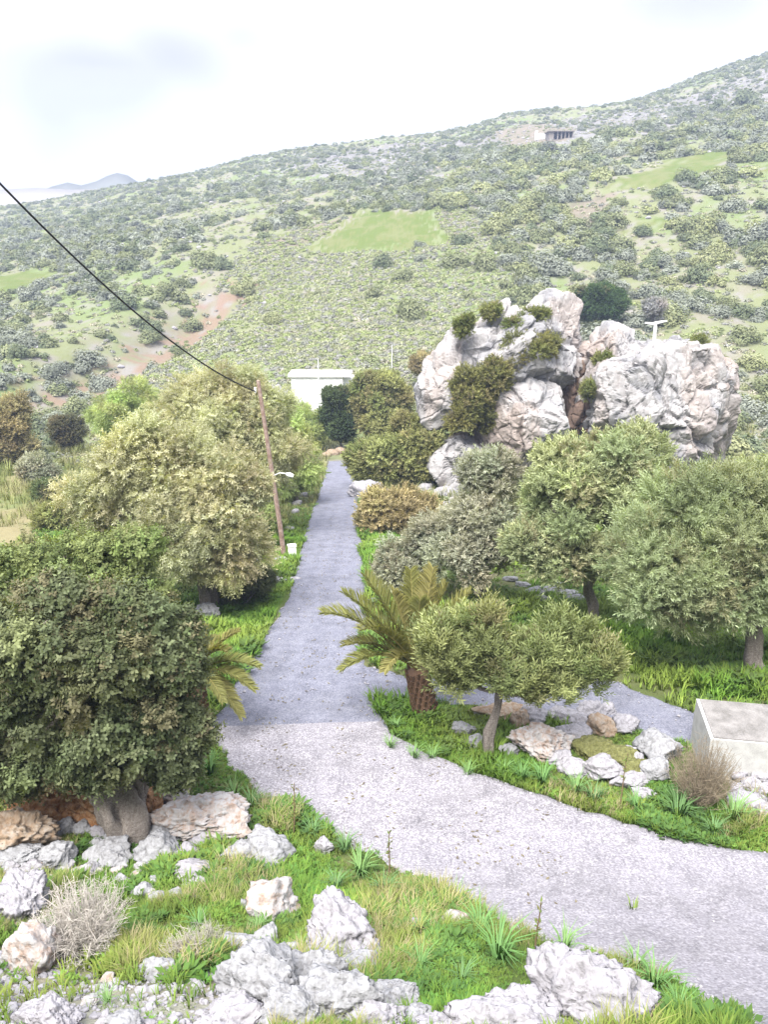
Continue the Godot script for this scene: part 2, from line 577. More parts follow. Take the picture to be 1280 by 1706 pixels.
func rock_shape(seed_value: int, n: int, planes: int, rough: float, freq := 2.0, boxy := false) -> Shape:
	var g := RandomNumberGenerator.new()
	g.seed = seed_value
	var ns := FastNoiseLite.new()
	ns.seed = seed_value
	ns.frequency = 1.0
	ns.fractal_octaves = 4
	var cut := []
	for k in planes:
		var z := g.randf_range(-1, 1)
		var a := g.randf_range(0, TAU)
		var q := sqrt(1.0 - z * z)
		cut.append([Vector3(q * cos(a), z, q * sin(a)), g.randf_range(0.55, 0.92)])
	var s := Shape.new()
	for ax in 3:
		for sg: float in [-1.0, 1.0]:
			var first := s.v.size()
			for j in n + 1:
				for k in n + 1:
					var d := Vector3.ZERO
					d[ax] = sg
					d[(ax + 1) % 3] = tan((2.0 * j / n - 1.0) * PI * 0.25)
					d[(ax + 2) % 3] = tan((2.0 * k / n - 1.0) * PI * 0.25)
					d = d.normalized()
					var r := 1.0
					if boxy:
						r = 0.94 / pow(pow(absf(d.x), 4.0) + pow(absf(d.y), 4.0) + pow(absf(d.z), 4.0), 0.25)
					for c in cut:
						var t: float = d.dot(c[0])
						if t > 0.1:
							r = minf(r, c[1] / t)
					r *= 1.0 + rough * ns.get_noise_3dv(d * freq) + rough * 0.45 * absf(ns.get_noise_3dv(d * freq * 3.5 + Vector3.ONE * 9.0)) - rough * 0.7 * smoothstep(0.25, 0.6, ns.get_noise_3dv(d * freq * 2.4 + Vector3.ONE * 31.0))
					s.vert(d * r, d)
			for j in n:
				for k in n:
					var a := first + j * (n + 1) + k
					s.tri(a, a + 1, a + n + 2); s.tri(a, a + n + 2, a + n + 1)
	s.smooth(0.002)
	return s

func build_rock_meshes() -> void:
	rock_meshes["big"] = []
	rock_meshes["mid"] = []
	rock_meshes["small"] = []
	for k in 6:
		rock_meshes["big"].append(rock_shape(100 + k, 32, 16 + k % 3, 0.27, 2.3).mesh(mats.white_limestone, false))
	for k in 8:
		rock_meshes["mid"].append(rock_shape(200 + k, 16, 13 + k % 4, 0.2, 2.1).mesh(mats.white_limestone, false))
	for k in 5:
		rock_meshes["small"].append(rock_shape(300 + k, 5, 8, 0.18, 1.3).mesh(mats.white_limestone, false))

func rock(px: float, py: float, w: float, h: float, mat: String, called: String, label: String, group := "", turn := -1.0) -> MeshInstance3D:
	# px, py: its middle; w, h: its size, all in photo pixels; it sits on the ground under its lower part
	var foot := grounded(px, py + h * 0.28)
	var d := depth_of(foot)
	var m := d / FOCAL
	var kind := "big" if w > 95 else ("mid" if w > 24 else "small")
	var list: Array = rock_meshes[kind]
	var o := single(called, list[rng.randi() % list.size()], Vector3.ZERO, label, "rock" if called != "boulder" else "boulder", group)
	o.set_surface_override_material(0, mats[mat])
	var hs := Vector3(w * 0.58, h * 0.55, (w + h) * 0.27) * m
	o.basis = Basis(Vector3.RIGHT, rr(-0.15, 0.15)) * Basis.from_scale(hs) * Basis(Vector3.UP, turn if turn >= 0.0 else rr(0, TAU))
	o.position = foot + Vector3(0, hs.y * 0.45, 0)
	spots_taken.append(Vector3(foot.x, -foot.z, hs.x * 0.75))
	return o

func outcrop_block(parent: Node3D, called: String, seed_value: int, middle: Vector3, size: Vector3, turn: float, lean: float, n: int, tone: int) -> MeshInstance3D:
	# one weathered limestone block, fluted by rain, with iron stains and grey lichen in its colour
	var s := rock_shape(seed_value, n, 16, 0.06, 1.6, true)
	var b := Basis(Vector3.FORWARD, lean) * Basis(Vector3.UP, turn)
	for k in s.v.size():
		var d := s.v[k]
		var w := b * (d * size)
		var p := w + middle
		# joints split the limestone into upright blocks that stand proud or back, and finer chips break their faces
		var warp := Vector3(noise_b.get_noise_3dv(p * 9.0), noise_b.get_noise_3dv(p * 9.0 + Vector3.ONE * 50.0), noise_b.get_noise_3dv(p * 9.0 + Vector3.ONE * 90.0)) * 0.7
		var q := (p + warp) * Vector3(1.0, 0.5, 1.0)
		var q2 := (p + warp * 0.5) * Vector3(1.0, 0.75, 1.0)
		var step := joint_value.get_noise_3dv(q * 0.36)
		var crack := 1.0 - smoothstep(0.0, 0.16, joint_edge.get_noise_3dv(q * 0.36) + 1.0)
		var chip := joint_value.get_noise_3dv(q2 * 1.3)
		var chip_crack := 1.0 - smoothstep(0.0, 0.18, joint_edge.get_noise_3dv(q2 * 1.3) + 1.0)
		var rough := noise_a.get_noise_3dv(p * 60.0)
		w += (b * d).normalized() * (step * 0.26 - crack * 0.3 + chip * 0.1 - chip_crack * 0.075 + rough * 0.05)
		s.v[k] = w
		var stain := noise_a.get_noise_3d(p.x * 9.0 + 40.0, p.y * 5.0, p.z * 9.0)
		var streak := noise_b.get_noise_3d(p.x * 40.0, p.y * 4.0, p.z * 40.0)
		var lichen := noise_b.get_noise_3d(p.x * 14.0, p.y * 12.0, p.z * 14.0 + 80.0)
		var col := Color(0.295, 0.288, 0.292).lerp(Color(0.205, 0.206, 0.217), smoothstep(0.0, 0.4, lichen + streak * 0.5))
		if tone == 0:
			col = col.lerp(Color(0.27, 0.225, 0.2), smoothstep(0.1, 0.45, stain + streak * 0.3) * 0.5)
		elif tone == 1:
			col = col.lerp(Color(0.27, 0.205, 0.165), smoothstep(-0.1, 0.35, stain + streak * 0.3) * 0.55)
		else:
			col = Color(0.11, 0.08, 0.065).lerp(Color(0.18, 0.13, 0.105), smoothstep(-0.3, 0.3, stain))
		s.c[k] = col
	s = s.faceted()
	var o := part(called, s.mesh(mats.outcrop_rock), parent)
	o.position = middle - parent.position
	return o

# ------------------------------------------------------------------ foliage
var sprigs := {}

func build_sprigs() -> void:
	for kind in ["olive", "broad", "pepper", "far", "bush"]:
		var s := Shape.new()
		var g := RandomNumberGenerator.new()
		g.seed = kind.hash()
		match kind:
			"olive":   # a twig of narrow paired leaves pointing up
				for k in 16:
					var t := k / 15.0
					var a := k * 2.4
					var side := Vector3(cos(a), 0, sin(a))
					var along := (side * g.randf_range(0.5, 0.9) + Vector3.UP * 0.8).normalized()
					var tone := g.randf_range(0.75, 1.25)
					s.leaf(Vector3(0, 0.02 + t * 0.26, 0) + side * 0.01, along, along.cross(side + Vector3(0.3, 0, 0.2)).normalized(), g.randf_range(0.075, 0.11), 0.024, Color(tone, tone, tone))
			"broad":   # roundish glossy leaves
				for k in 12:
					var t := k / 11.0
					var a := k * 2.1 + g.randf()
					var side := Vector3(cos(a), 0, sin(a))
					var along := (side + Vector3.UP * g.randf_range(-0.1, 0.7)).normalized()
					var tone := g.randf_range(0.7, 1.3)
					s.leaf(Vector3(0, 0.02 + t * 0.2, 0), along, along.cross(Vector3.UP + side * 0.2).normalized(), g.randf_range(0.06, 0.085), 0.048, Color(tone, tone, tone))
			"pepper":  # drooping feathery strands
				for k in 18:
					var t := k / 17.0 * 0.75
					var a := k * 2.4
					var side := Vector3(cos(a), 0, sin(a))
					var along := (side * g.randf_range(0.5, 1.0) + Vector3.UP * g.randf_range(0.1, 0.9)).normalized()
					var tone := g.randf_range(0.75, 1.25)
					s.leaf(Vector3(sin(t * 2.0) * 0.05, 0.02 + t * 0.45, 0), along, along.cross(side + Vector3(0.2, 0.1, 0.3)).normalized(), g.randf_range(0.08, 0.13), 0.034, Color(tone, tone, tone))
			"far":     # larger sprays for trees and shrubs further off
				for k in 11:
					var t := k / 10.0
					var a := k * 2.4
					var side := Vector3(cos(a), 0, sin(a))
					var along := (side * 0.7 + Vector3.UP * g.randf_range(0.5, 1.0)).normalized()
					var tone := g.randf_range(0.75, 1.25)
					s.leaf(Vector3(0, 0.03 + t * 0.3, 0), along, along.cross(side + Vector3(0.3, 0.1, 0.2)).normalized(), g.randf_range(0.13, 0.2), 0.055, Color(tone, tone, tone))
			"bush":    # short stiff leaves of low shrubs
				for k in 10:
					var a := k * 2.4
					var side := Vector3(cos(a), 0, sin(a))
					var along := (side * 0.8 + Vector3.UP * g.randf_range(0.3, 1.0)).normalized()
					var tone := g.randf_range(0.75, 1.25)
					s.leaf(Vector3(0, 0.02 + k * 0.014, 0), along, along.cross(Vector3.UP + side * 0.3).normalized(), g.randf_range(0.06, 0.1), 0.035, Color(tone, tone, tone))
		sprigs[kind] = s.mesh(mats.far_leaf if kind == "far" else mats.leaf)

func aim(dir: Vector3) -> Basis:
	var y := dir.normalized()
	var x := y.cross(Vector3(rr(-1, 1), rr(-1, 1), rr(-1, 1))).normalized()
	return Basis(x, y, x.cross(y))

func crown(parent: Node3D, lobes: Array, st: Dictionary) -> Array:
	# lobes: [middle, radii] in the parent's axes; gives back the clump middles for the twigs
	var frames := []
	var tints := []
	var hearts := []
	var cr0: float = st.clump
	var bumpy := []
	for lb in lobes:
		var r0: Vector3 = lb[1]
		bumpy.append([lb[0], r0 * 0.74])
		for k in 7:
			var d := rand_dir()
			d.y = d.y * 0.9 + 0.12
			var share := rr(0.28, 0.5)
			bumpy.append([(lb[0] as Vector3) + d * r0 * (1.02 - share * 0.75), r0 * share])
	for lb in bumpy:
		var mid: Vector3 = lb[0]
		var rad: Vector3 = lb[1]
		var mean := (rad.x + rad.y + rad.z) / 3.0
		var lobe_tone := rr(0.86, 1.16)
		var lobe_hue := rr(0.94, 1.07)
		var count := maxi(3, int(4.0 * PI * mean * mean * float(st.dense) * 0.72))
		for q in count:
			var d := rand_dir()
			if d.y < -0.5 and rng.randf() < 0.5:
				d.y = -d.y
			var depth := rr(0.45, 1.0) if rng.randf() < 0.35 else rr(0.82, 1.08)
			var heart := mid + d * rad * depth
			hearts.append(heart)
			var cr := cr0 * rr(0.6, 1.35)
			var hue := rng.randf()
			var base: Color = (st.a as Color).lerp(st.b, hue)
			base = base * rr(0.82, 1.18) * lobe_tone
			base.r *= lobe_hue
			if rng.randf() < 0.1:
				base = base.lerp(Color(0.24, 0.19, 0.12), 0.45)
			elif rng.randf() < 0.1:
				base = Color(base.r * 1.06, base.g * 1.1, base.b)
			for k in int(st.sprigs * cr * cr / (cr0 * cr0)) + 3:
				var e := rand_dir()
				var p := heart + e * cr * rr(0.35, 1.0) * Vector3(1, st.get("flat", 0.85), 1)
				var dir := e * 0.8 + d * 0.5 + Vector3.UP * float(st.up) + rand_dir() * 0.35
				frames.append(Transform3D(aim(dir).scaled_local(Vector3.ONE * float(st.size) * rr(0.75, 1.3)), p))
				var t := rr(0.8, 1.22)
				tints.append(Color(base.r * t, base.g * t, base.b * t))
	many("crown", sprigs[st.sprig], frames, tints, parent).set_meta("kind", "stuff")
	return hearts

func bent(a: Vector3, b: Vector3, n: int, amount: float) -> Array:
	var out := []
	var o := rand_dir() * amount
	var o2 := rand_dir() * amount * 0.5
	for k in n + 1:
		var t := float(k) / n
		out.append(a.lerp(b, t) + o * sin(t * PI) + o2 * sin(t * TAU))
	return out

func tapered(n: int, r0: float, r1: float, flare := 0.0) -> Array:
	var out := []
	for k in n + 1:
		var t := float(k) / n
		out.append(lerpf(r0, r1, t) + flare * r0 * pow(1.0 - t, 6.0))
	return out

func place_lobe(base: Vector3, l: Array) -> Array:
	# [px, py, radius across, radius up (pixels), metres nearer (+) or further (-)] -> [middle, radii] seen from the base
	var dz: float = l[4] if l.size() > 4 else 0.0
	var dir := ray(l[0], l[1])
	var t := (base.z + dz) / dir.z
	var m := t / FOCAL
	return [EYE + dir * t - base, Vector3(l[2] * m, l[3] * m, (l[2] + l[3]) * 0.45 * m)]

func tree(called: String, label: String, category: String, group: String, base_px: Array, girth: float, fork_px: Array, lobes_px: Array, st: Dictionary, stems := 1, more_limbs := 10) -> Node3D:
	var base := grounded(base_px[0], base_px[1])
	var o := thing(called, base, label, category, group)
	var lobes := []
	var middle := Vector3.ZERO
	for l in lobes_px:
		lobes.append(place_lobe(base, l))
		middle += lobes[-1][0]
	middle /= lobes.size()
	var fork: Vector3 = place_lobe(base, [fork_px[0], fork_px[1], 1, 1])[0] if fork_px.size() > 0 else middle * 0.45
	var s := Shape.new()
	for k in stems:
		var off := Vector3(rr(-1, 1), 0, rr(-1, 1)) * girth * (0.0 if k == 0 else 0.8)
		var to := fork + off * 1.5
		var pts := bent(Vector3(0, -0.25, 0) + off, to, 18, girth * 0.75)
		s.tube(pts, tapered(18, girth * (1.0 if k == 0 else 0.6), girth * 0.66, 0.5), 18)
	for k in s.v.size():
		var p := s.v[k] + base
		s.v[k] += s.n[k] * girth * (0.9 * noise_b.get_noise_3d(p.x * 80.0 / girth * 0.2, p.y * 16.0, p.z * 80.0 / girth * 0.2) - 0.5 * absf(noise_a.get_noise_3d(p.x * 160.0, p.y * 40.0, p.z * 160.0)))
	s.smooth(0.0002)
	part("trunk", s.mesh(mats.bark, false), o)
	var hearts := crown(o, lobes, st)
	var b := Shape.new()
	for lb in lobes:
		b.tube(bent(fork, lb[0], 6, girth * 1.2), tapered(6, girth * 0.5, girth * 0.16), 6)
	for k in mini(more_limbs * lobes.size(), hearts.size()):
		var heart: Vector3 = hearts[rng.randi() % hearts.size()]
		var near: Vector3 = lobes[0][0]
		for lb in lobes:
			if heart.distance_to(lb[0]) < heart.distance_to(near):
				near = lb[0]
		b.tube(bent(near, heart, 4, girth * 0.8), tapered(4, girth * 0.15, girth * 0.04), 4)
	part("limb", b.mesh(mats.bark, false), o)
	return o

func bush(called: String, label: String, group: String, base_px: Array, lobes_px: Array, st: Dictionary, dz := 0.0) -> Node3D:
	var base := grounded(base_px[0], base_px[1])
	base.z += dz
	var o := thing(called, base, label, "shrub", group)
	var lobes := []
	for l in lobes_px:
		lobes.append(place_lobe(base, l))
	var hearts := crown(o, lobes, st)
	var b := Shape.new()
	for k in mini(24, hearts.size()):
		var heart: Vector3 = hearts[rng.randi() % hearts.size()]
		b.tube(bent(Vector3(rr(-0.1, 0.1), -0.1, rr(-0.1, 0.1)), heart, 4, 0.1), tapered(4, 0.035, 0.008), 4)
	part("stem", b.mesh(mats.bark, false), o)
	return o

# ------------------------------------------------------------------ palms
func palm(label: String, base_px: Array, heart_px: Array, trunk_w: float, tips: Array) -> Node3D:
	var base := grounded(base_px[0], base_px[1])
	var o := thing("date_palm", base, label, "palm", "young date palms beside the lane")
	var hp := place_lobe(base, [heart_px[0], heart_px[1], 1, 1])
	var heart: Vector3 = hp[0]
	var s := Shape.new()
	var pts := bent(Vector3(0, -0.1, 0), heart, 8, 0.02)
	s.tube(pts, tapered(8, trunk_w, trunk_w * 0.8), 12)
	# the stubs of cut leaves wind up the stem
	for k in 90:
		var t := k / 90.0
		var a := k * 2.39996
		var p := Vector3.ZERO.lerp(heart, t)
		var side := Vector3(cos(a), 0, sin(a))
		var up := (side * 0.55 + Vector3.UP).normalized()
		var q := p + side * trunk_w * lerpf(0.95, 0.78, t)
		s.tube([q - up * 0.05, q + up * 0.05, q + up * rr(0.11, 0.16)], [0.045, 0.042, 0.012], 5)
	part("trunk", s.mesh(mats.palm_bark, false), o)
	for tp in tips:
		var tip: Vector3 = place_lobe(base, [tp[0], tp[1], 1, 1, tp[2]])[0]
		part("frond", frond(heart + Vector3(0, 0.05, 0), tip, tp[3]), o)
	return o

func frond(a: Vector3, b: Vector3, arch: float) -> ArrayMesh:
	var s := Shape.new()
	var length := a.distance_to(b)
	var c := a.lerp(b, 0.5) + Vector3.UP * arch * length
	var rachis := []
	for k in 17:
		var t := k / 16.0
		rachis.append(a.lerp(c, t).lerp(c.lerp(b, t), t))
	var warm := rng.randf()
	var col := Color(0.19, 0.205, 0.065).lerp(Color(0.27, 0.25, 0.1), warm)
	s.tube(rachis, tapered(16, 0.028, 0.006), 5, Color(0.36, 0.31, 0.12))
	var count := 120
	for k in count:
		var t := lerpf(0.1, 0.99, float(k) / count)
		var p := a.lerp(c, t).lerp(c.lerp(b, t), t)
		var along := (c.lerp(b, t) - a.lerp(c, t)).normalized()
		var flat := along.cross(Vector3.UP).normalized()
		var up := flat.cross(along).normalized()
		var size := length * 0.26 * (0.35 + 0.65 * sin(PI * clampf(t * 0.85 + 0.14, 0.0, 1.0)))
		for sg: float in [-1.0, 1.0]:
			var dir := (along * rr(0.7, 0.95) + flat * sg * rr(0.55, 0.75) + up * rr(0.25, 0.6)).normalized()
			var tone := rr(0.75, 1.25)
			var across := dir.cross(up + rand_dir() * 0.4).normalized()
			var m := p + dir * size * 0.5
			var e := p + dir * size * rr(0.9, 1.1) + Vector3.DOWN * size * 0.15
			var nn := dir.cross(across).normalized()
			var w := 0.017
			var cc := Color(col.r * tone, col.g * tone, col.b * tone)
			var q := s.vert(p + across * w * 0.6, nn, cc)
			s.vert(p - across * w * 0.6, nn, cc)
			s.vert(m + across * w, nn, cc); s.vert(m - across * w, nn, cc)
			s.vert(e, nn, cc)
			s.tri(q, q + 1, q + 2); s.tri(q + 1, q + 3, q + 2); s.tri(q + 2, q + 3, q + 4)
	return s.mesh(mats.leaf)

# ------------------------------------------------------------------ herbs
func blades(count: int, length: float, spread: float, width: float, lean: float, seed_value: int) -> Shape:
	var g := RandomNumberGenerator.new()
	g.seed = seed_value
	var s := Shape.new()
	for k in count:
		var a := g.randf_range(0, TAU)
		var out := Vector3(cos(a), 0, sin(a))
		var p := out * spread * sqrt(g.randf())
		var l := length * g.randf_range(0.55, 1.15)
		var bend := lean * g.randf_range(0.4, 1.3)
		var across := Vector3.UP.cross(out).rotated(Vector3.UP, g.randf_range(-0.8, 0.8)) * width * 0.5
		var tone := g.randf_range(0.75, 1.25)
		var col := Color(tone, tone, tone)
		var m := p + Vector3.UP * l * 0.55 + out * l * bend * 0.3
		var e := p + Vector3.UP * l * (1.0 - bend * 0.35) + out * l * bend
		var nn := (out * -0.5 + Vector3.UP).normalized()
		var q := s.vert(p - across, nn, col)
		s.vert(p + across, nn, col)
		s.vert(m - across * 0.85, nn, col); s.vert(m + across * 0.85, nn, col)
		s.vert(e, nn, col)
		s.tri(q, q + 1, q + 3); s.tri(q, q + 3, q + 2); s.tri(q + 2, q + 3, q + 4)
	return s

func rosette(seed_value: int) -> Shape:
	var g := RandomNumberGenerator.new()
	g.seed = seed_value
	var s := Shape.new()
	for k in 16:
		var a := k * 2.4
		var out := Vector3(cos(a), 0, sin(a))
		var p := out * g.randf_range(0.0, 0.06) + Vector3.UP * g.randf_range(0.01, 0.09)
		var along := (out + Vector3.UP * g.randf_range(0.1, 0.9)).normalized()
		var tone := g.randf_range(0.75, 1.25)
		s.leaf(p, along, along.cross(Vector3.UP).normalized(), g.randf_range(0.05, 0.1), g.randf_range(0.03, 0.05), Color(tone, tone, tone))
	return s

func in_rock(x: float, f: float) -> bool:
	for q in spots_taken:
		if absf(q.x - x) < q.z and absf(q.y - f) < q.z and Vector2(q.x - x, q.y - f).length() < q.z * 0.8:
			return true
	return false

func sow(called: String, label: String, m: Mesh, count: int, area: Rect2, accept: Callable, a: Color, b: Color, size0: float, size1: float) -> void:
	var frames := []
	var tints := []
	for k in count:
		var x := rr(area.position.x, area.end.x)
		var f := rr(area.position.y, area.end.y)
		if absf(x) > f * 0.55 + 1.5 or not accept.call(x, f):
			continue
		if on_lane(x, f) or in_rock(x, f):
			continue
		var y := height(x, f)
		var s := rr(size0, size1) * clampf(0.95 + 1.3 * noise_b.get_noise_2d(x * 9.0, f * 9.0), 0.45, 1.7)
		var patch := clampf(0.5 + noise_a.get_noise_2d(x * 14.0, f * 14.0) * 1.2 + rr(-0.3, 0.3), 0, 1)
		var t := rr(0.75, 1.25) * (1.0 + 0.35 * noise_c.get_noise_2d(x * 60.0, f * 60.0))
		var col := a.lerp(b, patch)
		frames.append(Transform3D(Basis(Vector3.UP, rr(0, TAU)) * Basis(Vector3.RIGHT, rr(-0.2, 0.2)) * Basis.from_scale(Vector3.ONE * s), Vector3(x, y - 0.01, -f)))
		tints.append(Color(col.r * t, col.g * t, col.b * t))
	if frames.is_empty():
		return
	var o := many(called, m, frames, tints, self)
	o.set_meta("kind", "stuff")
	tag(o, label, called.replace("_", " ").split(" ")[-1])

# ------------------------------------------------------------------ hillside shrubs
func shrub_mesh(seed_value: int, faces: int, clumps: int, leaf: float, squat: float, a: Color, b: Color) -> ArrayMesh:
	# a dense rounded shrub, one metre in radius, of leaf sprays in clumps
	var g := RandomNumberGenerator.new()
	g.seed = seed_value
	var s := Shape.new()
	for q in clumps:
		var z := g.randf_range(-0.15, 1.0)
		var an := g.randf_range(0, TAU)
		var w := sqrt(1.0 - z * z)
		var d := Vector3(w * cos(an), z, w * sin(an))
		var heart := Vector3(d.x, d.y * squat, d.z) * g.randf_range(0.4, 0.72)
		var cr := g.randf_range(0.26, 0.42)
		var base := a.lerp(b, g.randf()) * g.randf_range(0.85, 1.15)
		for k in faces / clumps:
			var z2 := g.randf_range(-0.6, 1.0)
			var a2 := g.randf_range(0, TAU)
			var w2 := sqrt(1.0 - z2 * z2)
			var e := Vector3(w2 * cos(a2), z2, w2 * sin(a2))
			var p := heart + e * cr * g.randf_range(0.7, 1.0)
			if p.y < -0.05:
				p.y = 0.0
			var nn := (e + d * 0.4 + Vector3(g.randf_range(-0.5, 0.5), g.randf_range(-0.2, 0.6), g.randf_range(-0.5, 0.5))).normalized()
			var along := nn.cross(Vector3(g.randf_range(-1, 1), g.randf_range(-1, 1), g.randf_range(-1, 1))).normalized()
			var t := g.randf_range(0.8, 1.2)
			s.leaf(p - along * leaf * 0.5, along, along.cross(nn).normalized(), leaf * g.randf_range(0.7, 1.3), leaf * 0.6, Color(base.r * t, base.g * t, base.b * t))
	return s.mesh(mats.far_leaf)

func where_on_hill(p: Vector3) -> String:
	var f := -p.z
	if p.x < -8.0 and f < 160.0 and gully_distance(p.x, f) < 12.0:
		return "along the bare earth of the gully"
	if f > 260.0:
		return "on the stony slope under the ridge"
	if p.x < 12.0 and f < 160.0:
		return "on the grassy spur behind the white house" if p.x > -34.0 else "on the slope left of the gully"
	if p.x < 0.0:
		return "on the wooded slope left of the bright green field"
	if p.x < 26.0:
		return "in the scrub right of the bright green field" if f > 110.0 else "just behind the outcrop"
	return "on the slope beside the outcrop" if f < 110.0 else "on the hillside below the long green terrace"

func build_hillside() -> void:
	# four tones of shrub, three forms each
	var tones := [[Color(0.154, 0.178, 0.0924), Color(0.216, 0.234, 0.135)], [Color(0.178, 0.197, 0.161), Color(0.24, 0.259, 0.222)], [Color(0.105, 0.135, 0.0801), Color(0.161, 0.185, 0.111)], [Color(0.209, 0.234, 0.111), Color(0.271, 0.284, 0.161)]]
	var words := ["olive-green", "grey-green", "dark green", "pale yellow-green"]
	var fine := []
	var plainer := []
	for t in 4:
		for k in 3:
			fine.append(shrub_mesh(500 + t * 10 + k, 1500, 30, 0.14, 1.0, tones[t][0], tones[t][1]))
			plainer.append(shrub_mesh(600 + t * 10 + k, 560, 20, 0.22, 0.95, tones[t][0], tones[t][1]))
	var found := []   # [size on the picture, position, radius, tone, form]
	# the ones that can be told apart in the photograph: [px, py of the foot, width in pixels, tone]
	for q in [[640, 445, 48, 2], [672, 468, 46, 0], [700, 434, 30, 1], [684, 528, 66, 0], [645, 352, 24, 2], [715, 356, 20, 2], [742, 355, 24, 2], [565, 347, 50, 0], [1070, 391, 42, 2], [1147, 386, 56, 0], [1222, 348, 62, 1], [1228, 402, 66, 1], [1215, 300, 46, 2], [992, 412, 44, 0], [930, 448, 74, 1], [810, 447, 60, 0], [890, 498, 80, 0], [820, 380, 40, 1], [1100, 440, 54, 1], [1180, 445, 60, 3], [1260, 430, 60, 0], [1085, 495, 60, 1], [1150, 520, 64, 1], [1195, 525, 60, 1], [1240, 565, 70, 0], [1270, 520, 50, 1], [1255, 610, 66, 3], [1250, 690, 90, 1], [1275, 650, 70, 0], [1240, 180, 70, 2], [1195, 190, 40, 2], [1130, 245, 40, 0], [940, 340, 50, 1], [1030, 345, 40, 0], [340, 440, 60, 0], [305, 470, 40, 0], [370, 445, 50, 2], [410, 480, 50, 3], [455, 540, 44, 3], [320, 545, 50, 0], [120, 440, 34, 1], [700, 415, 30, 1], [1010, 300, 30, 2], [960, 320, 40, 1], [1120, 340, 50, 0], [1190, 380, 40, 1], [1040, 430, 50, 1], [770, 410, 50, 2], [760, 440, 60, 0], [850, 440, 50, 1], [1045, 540, 50, 1], [1010, 470, 50, 1]]:
		var p := grounded(q[0], q[1])
		var r := float(q[2]) * 0.5 * depth_of(p) / FOCAL
		found.append([q[2] + 60.0, p, r, q[3], rng.randi() % 3])
	var cushions := []
	var count := 25000
	for k in count:
		var f := sqrt(lerpf(62.0 * 62.0, 430.0 * 430.0, rng.randf()))
		var x := rr(-0.56, 0.56) * f
		var p2 := Vector2(x, f)
		var roll := rng.randf()
		if f < 85.0 and absf(x) < 18.0:
			continue
		var blocked := false
		for q in fields:
			if inside(p2, q):
				blocked = true
		for q in bare_earth:
			if inside(p2, q) and roll < 0.8:
				blocked = true
		for q in keep_clear:
			if p2.distance_to(q[0]) < q[1]:
				blocked = true
		if blocked:
			continue
		var density := noise_c.get_noise_2d(x * 1.6, f * 1.6) * 1.3 + noise_a.get_noise_2d(x * 2.5 + 300.0, f * 2.5) * 0.5 - 0.08
		var g := gully_distance(x, f) if x < 0.0 and f < 160.0 else 99.0
		var spur := x > -34.0 + (f - 85.0) * 0.12 and x < 16.0 + (f - 90.0) * 0.05 and f > 85.0 and f < 168.0
		var r := 0.0
		var tone := 0
		if spur:
			if roll < 0.05:
				r = rr(0.7, 1.5)
				tone = [0, 3, 0][rng.randi() % 3]
		elif f > 300.0 + x * -0.1:
			if roll < 0.75 + density:
				r = rr(0.6, 1.5); tone = [1, 1, 2, 0][rng.randi() % 4]
		elif x > 14.0 and f < 260.0:
			if roll < 0.5 + density * 0.8:
				r = rr(1.2, 2.9); tone = [0, 1, 1, 3, 2][rng.randi() % 5]
		else:
			if roll < 0.62 + density * 0.9:
				r = rr(1.0, 2.3); tone = [1, 1, 0, 2][rng.randi() % 4]
		if g < 4.0 and roll < 0.7:
			r = 0.0
		r *= lerpf(0.65, 1.35, pow(rng.randf(), 1.6))
		if r <= 0.0:
			continue
		var p := Vector3(x, height(x, f), -f)
		var px := pixel_of(p)
		if px.x < -60 or px.x > 1340 or px.y > 900:
			continue
		found.append([r / f * FOCAL * 2.0, p, r, tone, rng.randi() % 3])
	for k in 27000:
		var f := sqrt(lerpf(60.0 * 60.0, 390.0 * 390.0, pow(rng.randf(), 1.5)))
		var x := rr(-0.54, 0.54) * f
		var p2 := Vector2(x, f)
		if f < 85.0 and absf(x) < 14.0:
			continue
		var skip := false
		for q in fields:
			skip = skip or inside(p2, q)
		for q in keep_clear:
			skip = skip or p2.distance_to(q[0]) < q[1]
		if skip or (x < 0.0 and gully_distance(x, f) < 3.0 and rng.randf() < 0.8) or noise_a.get_noise_2d(x * 4.0, f * 4.0) > 0.3:
			continue
		cushions.append([Vector3(x, height(x, f), -f), rr(0.3, 0.8), rng.randi() % 6])
	for k in 11000:
		var f := rr(84.0, 172.0)
		var x := rr(-36.0 + (f - 85.0) * 0.12, 18.0 + (f - 90.0) * 0.08)
		var skip := false
		for q in fields:
			skip = skip or inside(Vector2(x, f), q)
		for q in keep_clear:
			skip = skip or Vector2(x, f).distance_to(q[0]) < q[1]
		if skip or (x < 0.0 and gully_distance(x, f) < 2.5):
			continue
		cushions.append([Vector3(x, height(x, f), -f), rr(0.3, 0.75), [0, 0, 1, 2, 2, 4][rng.randi() % 6]])
	found.sort_custom(func(p, q): return p[0] > q[0])
	var rest := {}
	for k in found.size():
		var e: Array = found[k]
		var squat := rr(0.8, 1.15)
		var basis := Basis(Vector3.UP, rr(0, TAU)) * Basis.from_scale(Vector3(e[2], e[2] * squat, e[2]))
		var id: int = e[3] * 3 + e[4]
		if k < 290:
			var o := single("hillside_shrub", fine[id], e[1] + Vector3(0, -0.15, 0), "rounded %s shrub %s" % [words[e[3]], where_on_hill(e[1])], "shrub", "%s hillside shrubs" % words[e[3]])
			o.basis = basis
		else:
			if not rest.has(id):
				rest[id] = [[], []]
			rest[id][0].append(Transform3D(basis, e[1] + Vector3(0, -0.15, 0)))
			var t := rr(0.8, 1.2)
			rest[id][1].append(Color(t, t, t))
	for id in rest:
		var o := many("distant_scrub", plainer[id], rest[id][0], rest[id][1], self)
		o.set_meta("kind", "stuff")
		tag(o, "%s scrub covering the far hillside up to the ridge" % words[id / 3], "scrub")
